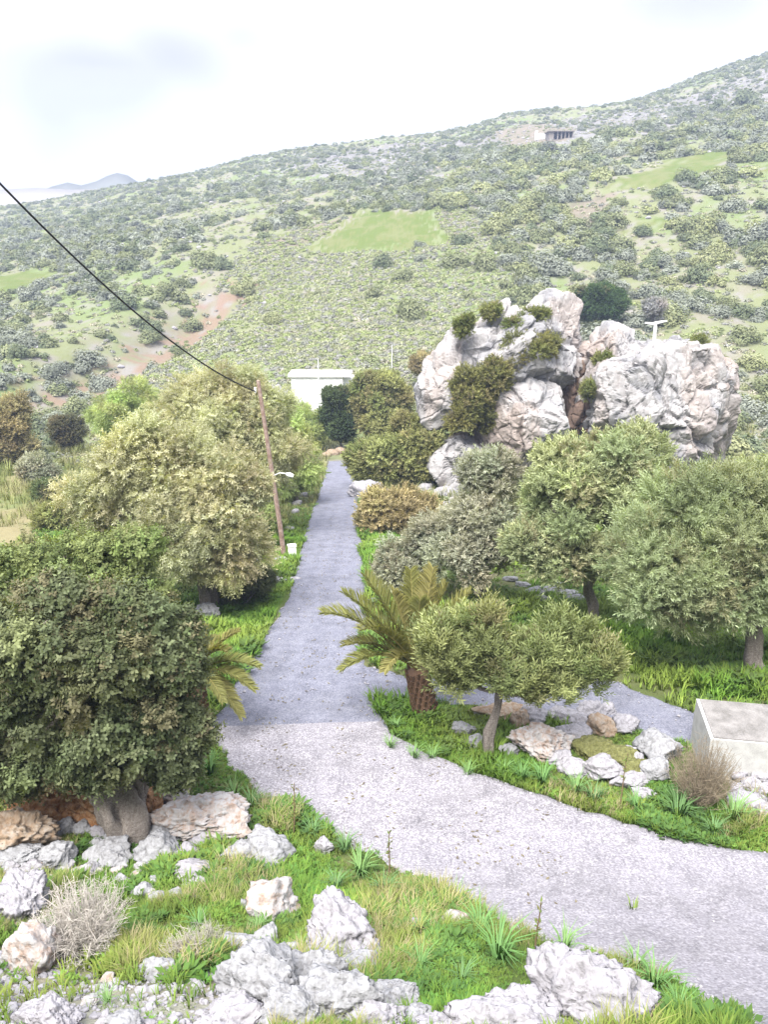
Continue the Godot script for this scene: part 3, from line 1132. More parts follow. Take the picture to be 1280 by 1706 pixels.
	var low := [shrub_mesh(701, 90, 9, 0.42, 0.6, Color(0.244, 0.264, 0.159), Color(0.307, 0.317, 0.212)), shrub_mesh(702, 90, 9, 0.42, 0.55, Color(0.216, 0.23, 0.191), Color(0.277, 0.281, 0.243)), shrub_mesh(703, 90, 9, 0.42, 0.6, Color(0.212, 0.254, 0.106), Color(0.274, 0.307, 0.148)), shrub_mesh(704, 90, 9, 0.42, 0.5, Color(0.292, 0.278, 0.224), Color(0.331, 0.311, 0.252)), shrub_mesh(705, 90, 9, 0.42, 0.5, Color(0.225, 0.23, 0.216), Color(0.269, 0.269, 0.26)), shrub_mesh(706, 90, 9, 0.42, 0.6, Color(0.169, 0.202, 0.0952), Color(0.233, 0.264, 0.138))]
	for t in 6:
		var frames := []
		var tints := []
		for e in cushions:
			if e[2] == t:
				var r: float = e[1]
				frames.append(Transform3D(Basis(Vector3.UP, rr(0, TAU)) * Basis.from_scale(Vector3(r, r * rr(0.8, 1.2), r)), e[0] + Vector3(0, -0.05, 0)))
				var k := rr(0.85, 1.15)
				tints.append(Color(k, k, k))
		var o := many("low_cushion_scrub", low[t], frames, tints, self)
		o.set_meta("kind", "stuff")
		tag(o, ["pale sage", "silvery grey", "fresh green", "straw brown", "lavender grey", "deep green"][t] + " low cushion scrub spread over the hillside", "scrub")
	# loose stones on the slopes
	var frames := []
	var tints := []
	for k in 5000:
		var f := sqrt(lerpf(85.0 * 85.0, 420.0 * 420.0, rng.randf()))
		var x := rr(-0.54, 0.54) * f
		var in_field := false
		for q in fields:
			in_field = in_field or inside(Vector2(x, f), q)
		if in_field:
			continue
		var keep := 0.12 + smoothstep(240.0, 340.0, f + x * 0.3) * 0.8
		if rng.randf() > keep or noise_b.get_noise_2d(x * 3.0, f * 3.0) < -0.05:
			continue
		var r := rr(0.2, 0.7)
		frames.append(Transform3D(Basis(Vector3.UP, rr(0, TAU)) * Basis.from_scale(Vector3(r, r * 0.6, r)), Vector3(x, height(x, f), -f)))
		var t := rr(0.7, 1.1)
		tints.append(Color(t, t, t))
	var st := many("hillside_stones", rock_meshes["small"][0], frames, tints, self)
	st.set_meta("kind", "stuff")
	tag(st, "pale limestone stones littering the upper slopes", "stones")

# ------------------------------------------------------------------ built things
func build_house() -> void:
	var foot := hit(530, 705)
	foot = Vector3(0, 0, -77.0)
	var y := height(-6.5, 77.0) - 0.3
	var t := 77.0
	# corners on the plane z = -77 read from the photograph's columns
	var m := place_lobe(Vector3(0, y, -t), [485, 628, 1, 1])[0] as Vector3
	var xl := m.x
	var top := y + m.y
	var xr := (place_lobe(Vector3(0, y, -t), [571, 628, 1, 1])[0] as Vector3).x
	var o := thing("white_house", Vector3((xl + xr) * 0.5, y, -t), "small flat-roofed whitewashed house at the far end of the lane", "house")
	var w := xr - xl
	var h := top - y
	var s := Shape.new()
	var deep := 2.8
	s.box(Transform3D(Basis(), Vector3(0, h * 0.5, -deep * 0.5)), Vector3(w, h, deep))
	part("wall", s.mesh(mats.render_plaster, false), o)
	s = Shape.new()
	s.box(Transform3D(Basis(), Vector3(0.25, h + 0.11, -deep * 0.5)), Vector3(w + 1.1, 0.2, deep + 0.4))
	part("roof", s.mesh(mats.render_plaster, false), o)
	s = Shape.new()
	s.box(Transform3D(Basis(), Vector3(w * 0.5 + 0.55, h * 0.5 - 0.1, -deep * 0.6)), Vector3(1.06, h - 0.2, deep * 0.7))
	part("side_wing", s.mesh(mats.render_plaster, false), o)
	s = Shape.new()
	s.box(Transform3D(Basis(), Vector3(w * 0.5 + 0.5, h * 0.45, -deep * 0.25 + 0.02)), Vector3(0.8, 1.9, 0.06))
	part("door", s.mesh(mats.pole_wood, false), o)
	keep_clear.append([Vector2((xl + xr) * 0.5, 79.0), 7.0])

func pole(called: String, label: String, base: Vector3, top: Vector3, r0: float, r1: float, mat: String, group := "") -> Node3D:
	var o := thing(called, base, label, "pole", group)
	var s := Shape.new()
	var pts := []
	for k in 7:
		pts.append((top - base) * (k / 6.0) - (Vector3(0, 0.4, 0) if k == 0 else Vector3.ZERO))
	s.tube(pts, tapered(6, r0, r1), 10)
	part("post", s.mesh(mats[mat], false), o)
	return o

func build_pole_and_wire() -> void:
	var base := grounded(474, 926)
	var top := EYE + ray(430, 634) * (base.z / ray(430, 634).z)
	var o := pole("utility_pole", "weathered brown wooden utility pole with a lamp bracket beside the lane", base, top, 0.105, 0.075, "pole_wood", "wooden utility poles")
	var dir := (top - base).normalized()
	var at := (top - base) * 0.47
	var s := Shape.new()
	s.tube([at, at + Vector3(0.3, 0.16, 0.1), at + Vector3(0.6, 0.14, 0.15)], [0.022, 0.022, 0.022], 6)
	part("lamp_arm", s.mesh(mats.pale_metal, false), o)
	s = Shape.new()
	s.tube([at + Vector3(0.55, 0.13, 0.15), at + Vector3(0.68, 0.1, 0.16), at + Vector3(0.84, 0.05, 0.18)], [0.05, 0.1, 0.07], 8)
	part("lamp_head", s.mesh(mats.lamp_glass, false), o)
	s = Shape.new()
	s.tube([top - base + Vector3(-0.12, -0.45, 0.05), top - base + Vector3(-0.12, -0.25, 0.05)], [0.035, 0.045], 8)
	part("insulator", s.mesh(mats.white_paint, false), o)
	# the cable hangs to a second pole outside the picture on the left
	var a := top + Vector3(-0.12, -0.4, 0.05)
	var edge := EYE + ray(-4, 316) * 16.0
	var far_top := edge + (edge - a) * 0.35 + Vector3(-0.5, 2.0, 0)
	var gx := far_top.x
	var gf := -far_top.z
	var second := pole("utility_pole", "brown wooden utility pole holding the other end of the cable", Vector3(gx, base_height(gx, gf), -gf), far_top + Vector3(0, 0.3, 0), 0.13, 0.09, "pole_wood", "wooden utility poles")
	s = Shape.new()
	s.tube([far_top - second.position + Vector3(0.1, -0.1, 0), far_top - second.position + Vector3(0.1, 0.1, 0)], [0.04, 0.04], 8)
	part("insulator", s.mesh(mats.white_paint, false), second)
	var pts := []
	var radii := []
	for k in 41:
		var t := k / 40.0
		var p := a.lerp(far_top, t)
		p.y -= 4.0 * t * (1.0 - t) * 1.15
		pts.append(p - a)
		radii.append(0.024)
	s = Shape.new()
	s.tube(pts, radii, 6)
	single("overhead_cable", s.mesh(mats.cable, false), a, "thick black overhead cable sagging from the wooden pole across the hillside", "cable")
	var thin := Shape.new()
	var hp := Vector3(-8.6, height(-6.5, 77.0) + 4.2, -76.9)
	var pts2 := []
	var rad2 := []
	for k in 25:
		var t := k / 24.0
		var p := (top + Vector3(0, -0.5, 0)).lerp(hp, t)
		p.y -= 4.0 * t * (1.0 - t) * 0.7
		pts2.append(p - top)
		rad2.append(0.012)
	thin.tube(pts2, rad2, 5)
	single("service_cable", thin.mesh(mats.cable, false), top, "thin dark service cable running from the pole to the white house", "cable")
	# white marker block at the foot of the pole
	var mp := grounded(487, 927)
	s = Shape.new()
	s.box(Transform3D(Basis(Vector3.UP, 0.3), Vector3(0, 0.2, 0)), Vector3(0.3, 0.5, 0.22))
	s.box(Transform3D(Basis(Vector3.UP, 0.3), Vector3(0, 0.47, 0)), Vector3(0.34, 0.05, 0.26))
	single("marker_block", s.mesh(mats.white_paint, false), mp, "small white painted block at the foot of the wooden pole", "marker")
	# pale poles near the house
	var pb := grounded(533, 740)
	var pt := EYE + ray(530, 598) * ((pb.z) / ray(530, 598).z)
	pole("house_pole", "slim pale pole standing in front of the white house", pb, pt, 0.07, 0.05, "pale_metal")
	var p3 := Vector3(0.9, height(0.9, 92.0), -92.0)
	pole("slope_post", "thin pale post on the slope behind the white house", p3, Vector3(p3.x, (EYE + ray(653, 575) * (p3.z / ray(653, 575).z)).y, p3.z), 0.05, 0.04, "pale_metal")
	# small white gate table left of the dark tree
	var gp := grounded(527, 752)
	var o2 := thing("gate_post", gp, "white capped masonry gate post beside the dark green tree", "gate post")
	s = Shape.new()
	s.box(Transform3D(Basis(), Vector3(0, 0.7, 0)), Vector3(0.45, 1.6, 0.45))
	part("pillar", s.mesh(mats.tan_limestone, false), o2)
	s = Shape.new()
	s.box(Transform3D(Basis(), Vector3(0, 1.56, 0)), Vector3(0.95, 0.12, 0.8))
	part("cap", s.mesh(mats.white_paint, false), o2)

func build_tank() -> void:
	var foot := grounded(1190, 1300)
	var d := ray(1185, 1231)
	var t := foot.z / d.z
	var a := EYE + d * t
	var b := on_plane(1420, 1252, a.y)
	var e := on_plane(1161, 1164, a.y)
	var c := b + (e - a)
	var o := thing("concrete_tank", Vector3(a.x, foot.y, a.z), "square pale concrete water tank above the lane", "tank")
	var s := Shape.new()
	var off := o.position
	var low := a.y - foot.y + 0.6
	s.slab(a - off, b - off, c - off, e - off, low)
	part("wall", s.mesh(mats.tank_rim, false), o)
	s = Shape.new()
	# the lid lies inside a narrow raised rim
	var mid := (a + b + c + e) * 0.25
	var lid := []
	for p in [a, b, c, e]:
		lid.append(mid + (p - mid) * 0.95 + Vector3(0, 0.02, 0) - off)
	s.slab(lid[0], lid[1], lid[2], lid[3], 0.018)
	part("lid", s.mesh(mats.tank_concrete, false), o)
	spots_taken.append(Vector3(mid.x, -mid.z, 1.6))

func build_far_house() -> void:
	var p := grounded(935, 233)
	var m := depth_of(p) / FOCAL
	var o := thing("hillside_house", p, "long low house with a pillared shady loggia high on the hillside", "house")
	var w := 40.0 * m
	# an open loggia: back wall, ends, floor, roof and six pillars round a deep shaded room
	for piece in [["wall", Vector3(0, 0.9, -6.0), Vector3(w, 2.6, 0.3)], ["wall", Vector3(-w * 0.5 + 0.15, 0.9, -3.0), Vector3(0.3, 2.6, 5.7)], ["wall", Vector3(w * 0.5 - 0.15, 0.9, -3.0), Vector3(0.3, 2.6, 5.7)], ["floor", Vector3(0, -0.3, -2.9), Vector3(w + 0.4, 0.5, 6.6)], ["roof", Vector3(0, 2.33, -2.8), Vector3(w + 0.8, 0.25, 7.0)]]:
		var bx := Shape.new()
		bx.box(Transform3D(Basis(), piece[1]), piece[2])
		part(piece[0], bx.mesh(mats.stone_wall, false), o)
	var s := Shape.new()
	s.box(Transform3D(Basis(), Vector3(-w * 0.4, 1.13, 0.0)), Vector3(w * 0.2, 2.15, 0.3))
	part("front_wall", s.mesh(mats.stone_wall, false), o)
	for k in 5:
		s = Shape.new()
		s.box(Transform3D(Basis(), Vector3(-w * 0.14 + k * w * 0.155, 1.13, 0.0)), Vector3(0.35, 2.15, 0.35))
		part("pillar", s.mesh(mats.stone_wall, false), o)
	var q := grounded(902, 229)
	o = thing("hillside_shed", q, "small white shed with a taller end beside the hillside house", "shed")
	s = Shape.new()
	s.box(Transform3D(Basis(), Vector3(0.6, 1.0, -1.5)), Vector3(14 * m, 1.8, 3.0))
	part("wall", s.mesh(mats.render_plaster, false), o)
	s = Shape.new()
	s.box(Transform3D(Basis(), Vector3(-7 * m, 1.3, -1.5)), Vector3(3 * m, 2.9, 2.6))
	part("tower", s.mesh(mats.render_plaster, false), o)
	keep_clear.append([Vector2(p.x, -p.z + 4), 12.0])
	keep_clear.append([Vector2(q.x, -q.z + 2), 7.0])
	keep_clear.append([Vector2(p.x, -p.z - 8), 9.0])

func build_outcrop() -> void:
	var f := 50.0
	var ground_y := height(10.0, f)
	var o := thing("limestone_outcrop", Vector3(11.0, ground_y, -f), "huge grey and white limestone outcrop split by a dark cleft", "rock outcrop")
	# [name, seed, px, py, half width, half height (pixels), half depth m, metres nearer, turn, lean, tone]
	for q in [["rock_block", 11, 735, 660, 52, 78, 3.0, 0.5, 0.3, 0.5, 0], ["rock_block", 12, 815, 600, 74, 112, 3.6, -1.0, 0.25, 0.16, 0], ["rock_block", 13, 896, 582, 84, 88, 3.6, -1.4, 0.1, -0.06, 0], ["rock_block", 25, 770, 640, 60, 90, 3.0, -0.4, 0.5, 0.3, 0],
			["rock_block", 14, 885, 700, 78, 92, 3.2, 1.6, 0.35, 0.1, 1], ["rock_block", 15, 1092, 694, 120, 122, 4.2, 0.8, 0.12, -0.05, 0], ["rock_block", 16, 1160, 700, 60, 122, 3.6, -0.4, 0.4, -0.06, 0],
			["rock_block", 17, 1012, 605, 52, 62, 3.0, -0.6, 0.2, 0.1, 1], ["rock_block", 18, 1128, 590, 36, 44, 2.0, 0.0, 0.3, 0.1, 0], ["rock_block", 24, 1185, 625, 30, 34, 2.0, 0.4, 0.3, -0.3, 1], ["cleft_rock", 19, 955, 640, 52, 110, 2.2, -1.8, 1.4, -0.3, 2],
			["cleft_rock", 20, 972, 690, 24, 50, 1.0, 0.6, 0.4, 0.4, 2], ["rock_block", 21, 760, 760, 56, 56, 2.5, 1.0, 0.4, 0.3, 1], ["rock_block", 22, 960, 765, 120, 62, 3.0, 0.0, 0.4, 0.0, 0], ["rock_block", 23, 1115, 755, 108, 72, 3.2, 0.6, 0.4, 0.0, 0]]:
		var lb := place_lobe(o.position, [q[2], q[3], q[4], q[5], q[7]])
		outcrop_block(o, q[0], q[1], o.position + (lb[0] as Vector3), Vector3(lb[1].x * 1.08, lb[1].y * 1.08, q[6]), q[8], q[9], 72 if q[4] > 60 else 44, q[10])
	keep_clear.append([Vector2(11.0, f + 3.0), 13.0])
	# low scrub rooted on the rock
	var st := {"sprig": "far", "clump": 0.4, "dense": 1.9, "sprigs": 66, "up": 0.4, "size": 0.75, "a": Color(0.13, 0.14, 0.045), "b": Color(0.21, 0.205, 0.08)}
	var st2 := st.duplicate()
	st2.clump = 0.24; st2.dense = 4.0; st2.sprigs = 34; st2.size = 0.7
	st2.a = Color(0.12, 0.15, 0.045); st2.b = Color(0.2, 0.21, 0.08)
	for q in [["dense olive-green shrub filling the hollow of the limestone outcrop", st, -47.6, [[785, 655, 42, 38], [765, 690, 28, 38], [825, 625, 34, 26], [800, 690, 22, 30]]], ["yellowish shrub growing in the upper gap of the outcrop", st, -48.8, [[875, 590, 40, 26], [905, 580, 18, 20], [850, 605, 22, 18]]],
			["light green shrub clinging to the top of the outcrop", st2, -50.0, [[868, 540, 30, 16], [895, 530, 16, 10]]], ["tiny green tuft on the left peak of the outcrop", st2, -50.0, [[818, 520, 13, 9]]], ["green shrub on the left shoulder of the outcrop", st2, -48.5, [[772, 545, 12, 18]]], ["tuft of scrub on the right peak of the outcrop", st2, -50.0, [[1160, 580, 14, 13], [1198, 610, 10, 14]]], ["sparse tuft in the saddle of the outcrop", st2, -48.6, [[1010, 603, 14, 9]]], ["small tuft at the mouth of the cleft", st2, -47.6, [[985, 655, 10, 14]]]]:
		var first: Array = q[3][0]
		var dir := ray(first[0], first[1] + first[3])
		var at := EYE + dir * (float(q[2]) / dir.z)
		var shrub := thing("rock_shrub", at, q[0], "shrub", "shrubs on the outcrop")
		var lobes := []
		for l in q[3]:
			lobes.append(place_lobe(at, l))
		crown(shrub, lobes, q[1])
	# the white tee-shaped post behind the saddle
	var tp := EYE + ray(1090, 582) * (-51.0 / ray(1090, 582).z)
	var ts := EYE + ray(1093, 538) * (-51.0 / ray(1093, 538).z)
	var tee := thing("tee_post", tp, "white tee-shaped post with a stone foot on top of the outcrop", "post")
	var s := Shape.new()
	s.tube([Vector3(0, -0.2, 0), ts - tp], [0.12, 0.1], 8)
	part("post", s.mesh(mats.white_paint, false), tee)
	s = Shape.new()
	var bar := ts - tp
	s.tube([bar + Vector3(-0.65, 0.0, 0), bar + Vector3(-0.2, -0.06, 0), bar + Vector3(0.2, 0.02, 0), bar + Vector3(0.7, 0.12, 0)], [0.05, 0.09, 0.09, 0.05], 8)
	part("crossbar", s.mesh(mats.white_paint, false), tee)
	s = Shape.new()
	s.tube([Vector3(0, -2.5, 0), Vector3(0, -0.05, 0), Vector3(0, 0.25, 0)], [0.5, 0.36, 0.3], 9)
	part("foot", s.mesh(mats.white_paint, false), tee)

func build_distance() -> void:
	# pale far land and blue mountains seen past the left end of the ridge
	for q in [["far_land", 500.0, [[-80, 318], [0, 316], [60, 313], [120, 316], [180, 314], [240, 322], [330, 340]], "far_land"], ["mountains", 580.0, [[60, 322], [85, 311], [112, 304], [135, 309], [160, 302], [178, 293], [195, 288], [212, 292], [228, 302], [280, 330]], "far_mountain"]]:
		var s := Shape.new()
		var f: float = q[1]
		var prev := []
		for p in q[2]:
			var d := ray(p[0], p[1])
			var top := EYE + d * (-f / d.z)
			var row := [top + Vector3(0, -40, 50), top + Vector3(0, -9, 12), top, top + Vector3(0, -30, -30)]
			if prev.size() > 0:
				for k in 3:
					var nn: Vector3 = (row[k] - prev[k]).cross(prev[k + 1] - prev[k]).normalized()
					if nn.y < 0.0:
						nn = -nn
					s.quad(prev[k], row[k], row[k + 1], prev[k + 1], nn)
			prev = row
		s.smooth()
		structure(q[0], s.mesh(mats[q[3]], false))

func dry_bush(called: String, label: String, px: float, py: float, w: float, h: float, a: Color, b: Color, twigs: int) -> void:
	var foot := grounded(px, py)
	var m := depth_of(foot) / FOCAL
	var o := thing(called, foot, label, "shrub", "dry twiggy shrubs")
	var s := Shape.new()
	for k in twigs:
		var an := rr(0, TAU)
		var out := Vector3(cos(an), 0, sin(an)) * w * m * 0.5
		var tip := out * sqrt(rng.randf()) + Vector3.UP * h * m * rr(0.55, 1.05)
		tip.y *= 1.0 - 0.35 * pow(Vector2(tip.x, tip.z).length() / (w * m * 0.5), 2.0)
		var root := out * 0.15 * rng.randf()
		var col := a.lerp(b, rng.randf())
		tip += rand_dir() * 0.08
		var pts := bent(root, tip, 4, 0.07)
		s.tube(pts, tapered(4, 0.006, 0.0025), 3, col, false)
		for j in 5:
			var t := rr(0.45, 1.0)
			var p: Vector3 = (root as Vector3).lerp(tip, t)
			s.tube([p, p + (rand_dir() * 1.3 + Vector3.UP * 0.5).normalized() * rr(0.05, 0.2)], [0.003, 0.0015], 3, col, false)
	part("twigs", s.mesh(mats.twig), o)

func sapling(px: float, py: float, tall: float, label: String) -> void:
	var foot := grounded(px, py)
	var m := depth_of(foot) / FOCAL
	var o := thing("dry_stalk", foot, label, "stalk", "dry stalks along the lane")
	var h := tall * m * 1.25
	var s := Shape.new()
	var pts := bent(Vector3(0, -0.03, 0), Vector3(rr(-0.05, 0.05), h, 0), 6, 0.02)
	s.tube(pts, tapered(6, 0.014, 0.006), 5, Color(0.16, 0.11, 0.07))
	part("stem", s.mesh(mats.twig), o)
	s = Shape.new()
	for k in 26:
		var p: Vector3 = (pts[2] as Vector3).lerp(pts[6], rng.randf())
		var d := (rand_dir() + Vector3.UP * 0.6).normalized()
		s.leaf(p, d, d.cross(rand_dir()).normalized(), rr(0.06, 0.11), 0.026, Color(0.2, 0.19, 0.08).lerp(Color(0.14, 0.2, 0.06), rng.randf()))
	part("foliage", s.mesh(mats.leaf), o)

# ------------------------------------------------------------------ the scene
func _ready() -> void:
	rng.seed = 20240611
	cam_basis = Basis(Vector3.RIGHT, -PITCH)
	var cam := Camera3D.new()
	cam.name = "camera"
	cam.fov = rad_to_deg(2.0 * atan(853.0 / FOCAL))
	cam.position = EYE
	cam.basis = cam_basis
	cam.near = 0.1
	cam.far = 3000.0
	cam.current = true
	add_child(cam)
	var world := WorldEnvironment.new()
	world.name = "environment"
	var env := Environment.new()
	env.background_mode = Environment.BG_SKY
	env.sky = build_sky()
	env.tonemap_mode = Environment.TONE_MAPPER_LINEAR
	env.tonemap_exposure = 5.3
	env.fog_enabled = true
	env.fog_density = 0.0006
	env.fog_light_color = Color(0.78, 0.85, 1.0)
	env.sdfgi_enabled = true
	env.ssao_enabled = true
	env.ssil_enabled = true
	world.environment = env
	add_child(world)
	var sun := DirectionalLight3D.new()
	sun.name = "sun"
	sun.light_energy = 0.75
	sun.light_angular_distance = 40.0
	sun.light_color = Color(1.0, 0.98, 0.95)
	sun.shadow_enabled = true
	add_child(sun)
	sun.look_at_from_position(Vector3(-14, 62, 34), Vector3.ZERO)

	for q in [[noise_a, 11, 0.02], [noise_b, 12, 0.03], [noise_c, 13, 0.012]]:
		q[0].seed = q[1]
		q[0].frequency = q[2]
		q[0].noise_type = FastNoiseLite.TYPE_SIMPLEX_SMOOTH
		q[0].fractal_octaves = 3
	for q in [joint_value, joint_edge]:
		q.seed = 21
		q.frequency = 1.0
		q.noise_type = FastNoiseLite.TYPE_CELLULAR
		q.fractal_type = FastNoiseLite.FRACTAL_NONE
	joint_value.cellular_return_type = FastNoiseLite.RETURN_CELL_VALUE
	joint_edge.cellular_return_type = FastNoiseLite.RETURN_DISTANCE2_SUB
	build_materials()
	build_rock_meshes()
	build_sprigs()

	# ---- the lie of the land (heights under the eye against distance forward)
	profile = table([-30.0, 0.0, 1.0, 2.5, 5.2, 7.5, 9.5, 11.0, 13.0, 16.0, 22.0, 29.0, 40.0, 58.0, 72.0, 82.0, 95.0, 125.0, 150.0, 178.0, 235.0, 300.0, 380.0, 430.0, 600.0, 900.0], [-1.7, -1.7, -1.9, -3.6, -6.5, -8.1, -9.15, -9.6, -9.85, -10.2, -11.0, -12.0, -13.6, -16.2, -17.2, -16.4, -13.6, -8.5, -2.2, 5.3, 15.0, 27.0, 42.6, 45.0, 34.0, 10.0], 0.5, 1861, -30.0)
	tilt = table([-30.0, 60.0, 80.0, 125.0, 178.0, 235.0, 380.0, 900.0], [0.0, 0.0, 0.03, 0.08, 0.12, 0.15, 0.175, 0.175], 2.0, 466, -30.0)
	ridge = table([-400.0, -169.0, -116.0, -62.0, 0.0, 31.0, 54.0, 105.0, 161.0, 250.0, 400.0], [1.0, 0.0, -1.0, 0.8, -1.5, -4.0, -2.0, -5.0, 2.0, 10.0, 14.0], 5.0, 161, -400.0)
	scree_poly = poly_of([[-60, 1600], [110, 1590], [200, 1640], [300, 1640], [420, 1590], [470, 1640], [440, 1760], [-60, 1760]])
	stony_poly = poly_of([[430, 268], [640, 245], [760, 235], [850, 212], [1050, 185], [1310, 100], [1310, 165], [1130, 215], [1000, 232], [860, 262], [700, 300], [560, 300]])
	straw_poly = poly_of([[-80, 800], [60, 790], [130, 850], [60, 930], [-80, 980]])
	lawn_polys = [poly_of([[430, 1085], [500, 930], [500, 860], [420, 900], [360, 980], [290, 1050], [380, 1085]]), poly_of([[820, 985], [980, 1000], [1290, 1060], [1400, 1180], [1200, 1165], [1010, 1110], [900, 1050]]), poly_of([[590, 900], [600, 820], [640, 820], [680, 960], [620, 990]]), poly_of([[615, 1160], [850, 1190], [900, 1300], [760, 1270], [640, 1215]])]
	fields = [poly_of([[505, 416], [560, 378], [600, 353], [722, 356], [752, 413], [640, 421]]), poly_of([[1008, 318], [1060, 292], [1150, 262], [1230, 247], [1212, 282], [1110, 312]]), poly_of([[1235, 284], [1290, 262], [1290, 290]]), poly_of([[-30, 462], [80, 445], [108, 449], [65, 478], [-30, 492]]), poly_of([[1025, 381], [1110, 362], [1125, 374], [1060, 388]])]
	bare_earth = [poly_of([[735, 357], [752, 357], [778, 410], [760, 424], [752, 413]]), poly_of([[430, 405], [480, 385], [590, 355], [540, 385], [500, 410], [470, 415]]), poly_of([[820, 225], [890, 205], [960, 212], [940, 240], [860, 245]]), poly_of([[940, 345], [1010, 320], [1030, 330], [990, 372], [950, 370]])]

	# ---- lane, concrete slab, gravel turning
	slab_poly = ribbon([[352, 1212], [385, 1276], [440, 1321], [500, 1357], [560, 1396], [640, 1432], [700, 1470], [780, 1510], [900, 1562], [1000, 1592], [1100, 1632], [1180, 1675], [1240, 1712], [1400, 1800]], [[632, 1203], [660, 1230], [720, 1260], [800, 1290], [880, 1318], [960, 1345], [1050, 1375], [1150, 1402], [1280, 1425], [1420, 1450], [1700, 1510]], 0.024, mats.concrete_slab, "concrete_lane", 0.12)
	lane_poly = ribbon([[340, 1216], [365, 1190], [380, 1160], [405, 1120], [432, 1080], [455, 1040], [477, 1000], [493, 950], [507, 900], [522, 850], [540, 800], [549, 762], [560, 748]], [[660, 1222], [632, 1195], [618, 1160], [606, 1120], [600, 1080], [606, 1040], [611, 1000], [606, 950], [600, 900], [596, 850], [590, 800], [585, 762], [588, 748]], 0.012, mats.blue_gravel, "gravel_lane", 0.16)
	side_poly = ribbon([[590, 1105], [690, 1128], [800, 1138], [960, 1125], [1040, 1140], [1110, 1172], [1180, 1195], [1300, 1215]], [[600, 1170], [690, 1163], [780, 1178], [900, 1196], [1030, 1208], [1120, 1232], [1190, 1250], [1300, 1275]], 0.004, mats.blue_gravel, "gravel_turning", 0.2)
	build_ground()
	build_distance()
	build_outcrop()
	build_house()
	build_far_house()
	build_pole_and_wire()
	build_tank()
	place_rocks()
	place_trees()
	place_palms()
	build_hillside()
	place_herbs()

func build_sky() -> Sky:
	# bright overcast with thin blue-grey openings
	var w := 1024
	var h := 512
	var im := Image.create(w, h, false, Image.FORMAT_RGBF)
	var n := FastNoiseLite.new()
	n.seed = 5
	n.frequency = 1.1
	n.fractal_octaves = 4
	var blobs := [[ray(170, 130).normalized(), 0.1, 0.95], [ray(300, 95).normalized(), 0.1, 0.8], [ray(400, 60).normalized(), 0.07, 0.6], [ray(1170, -10).normalized(), 0.09, 0.7]]
	for y in h:
		var el := (0.5 - (y + 0.5) / h) * PI
		for x in w:
			var az := ((x + 0.5) / w) * TAU
			var d := Vector3(sin(az) * cos(el), sin(el), -cos(az) * cos(el))
			var soft := n.get_noise_3dv(d * 2.6) * 0.5 + n.get_noise_3dv(d * 7.0 + Vector3.ONE * 5.0) * 0.22
			var gap := 0.75 * smoothstep(0.16, 0.42, n.get_noise_3dv(d * 1.3 + Vector3(3, 1, 7)) + soft * 0.25) * smoothstep(0.34, 0.6, d.y)
			for cc in blobs:
				var away: Vector3 = d - cc[0]
				var far := Vector2(Vector2(away.x, away.z).length(), away.y * 2.0).length() / float(cc[1]) + soft * 1.2
				gap = maxf(gap, float(cc[2]) * exp(-maxf(far, 0.0) * maxf(far, 0.0)))
			var bright := 0.54 * (1.0 + 2.0 * maxf(d.y, 0.0)) / 3.0
			var col := Color(bright * 0.97, bright * 0.985, bright * 1.07).lerp(Color(0.118, 0.117, 0.148), gap)
			im.set_pixel(x, y, col)
	var mat := PanoramaSkyMaterial.new()
	mat.panorama = ImageTexture.create_from_image(im)
	var s := Sky.new()
	s.sky_material = mat
	return s

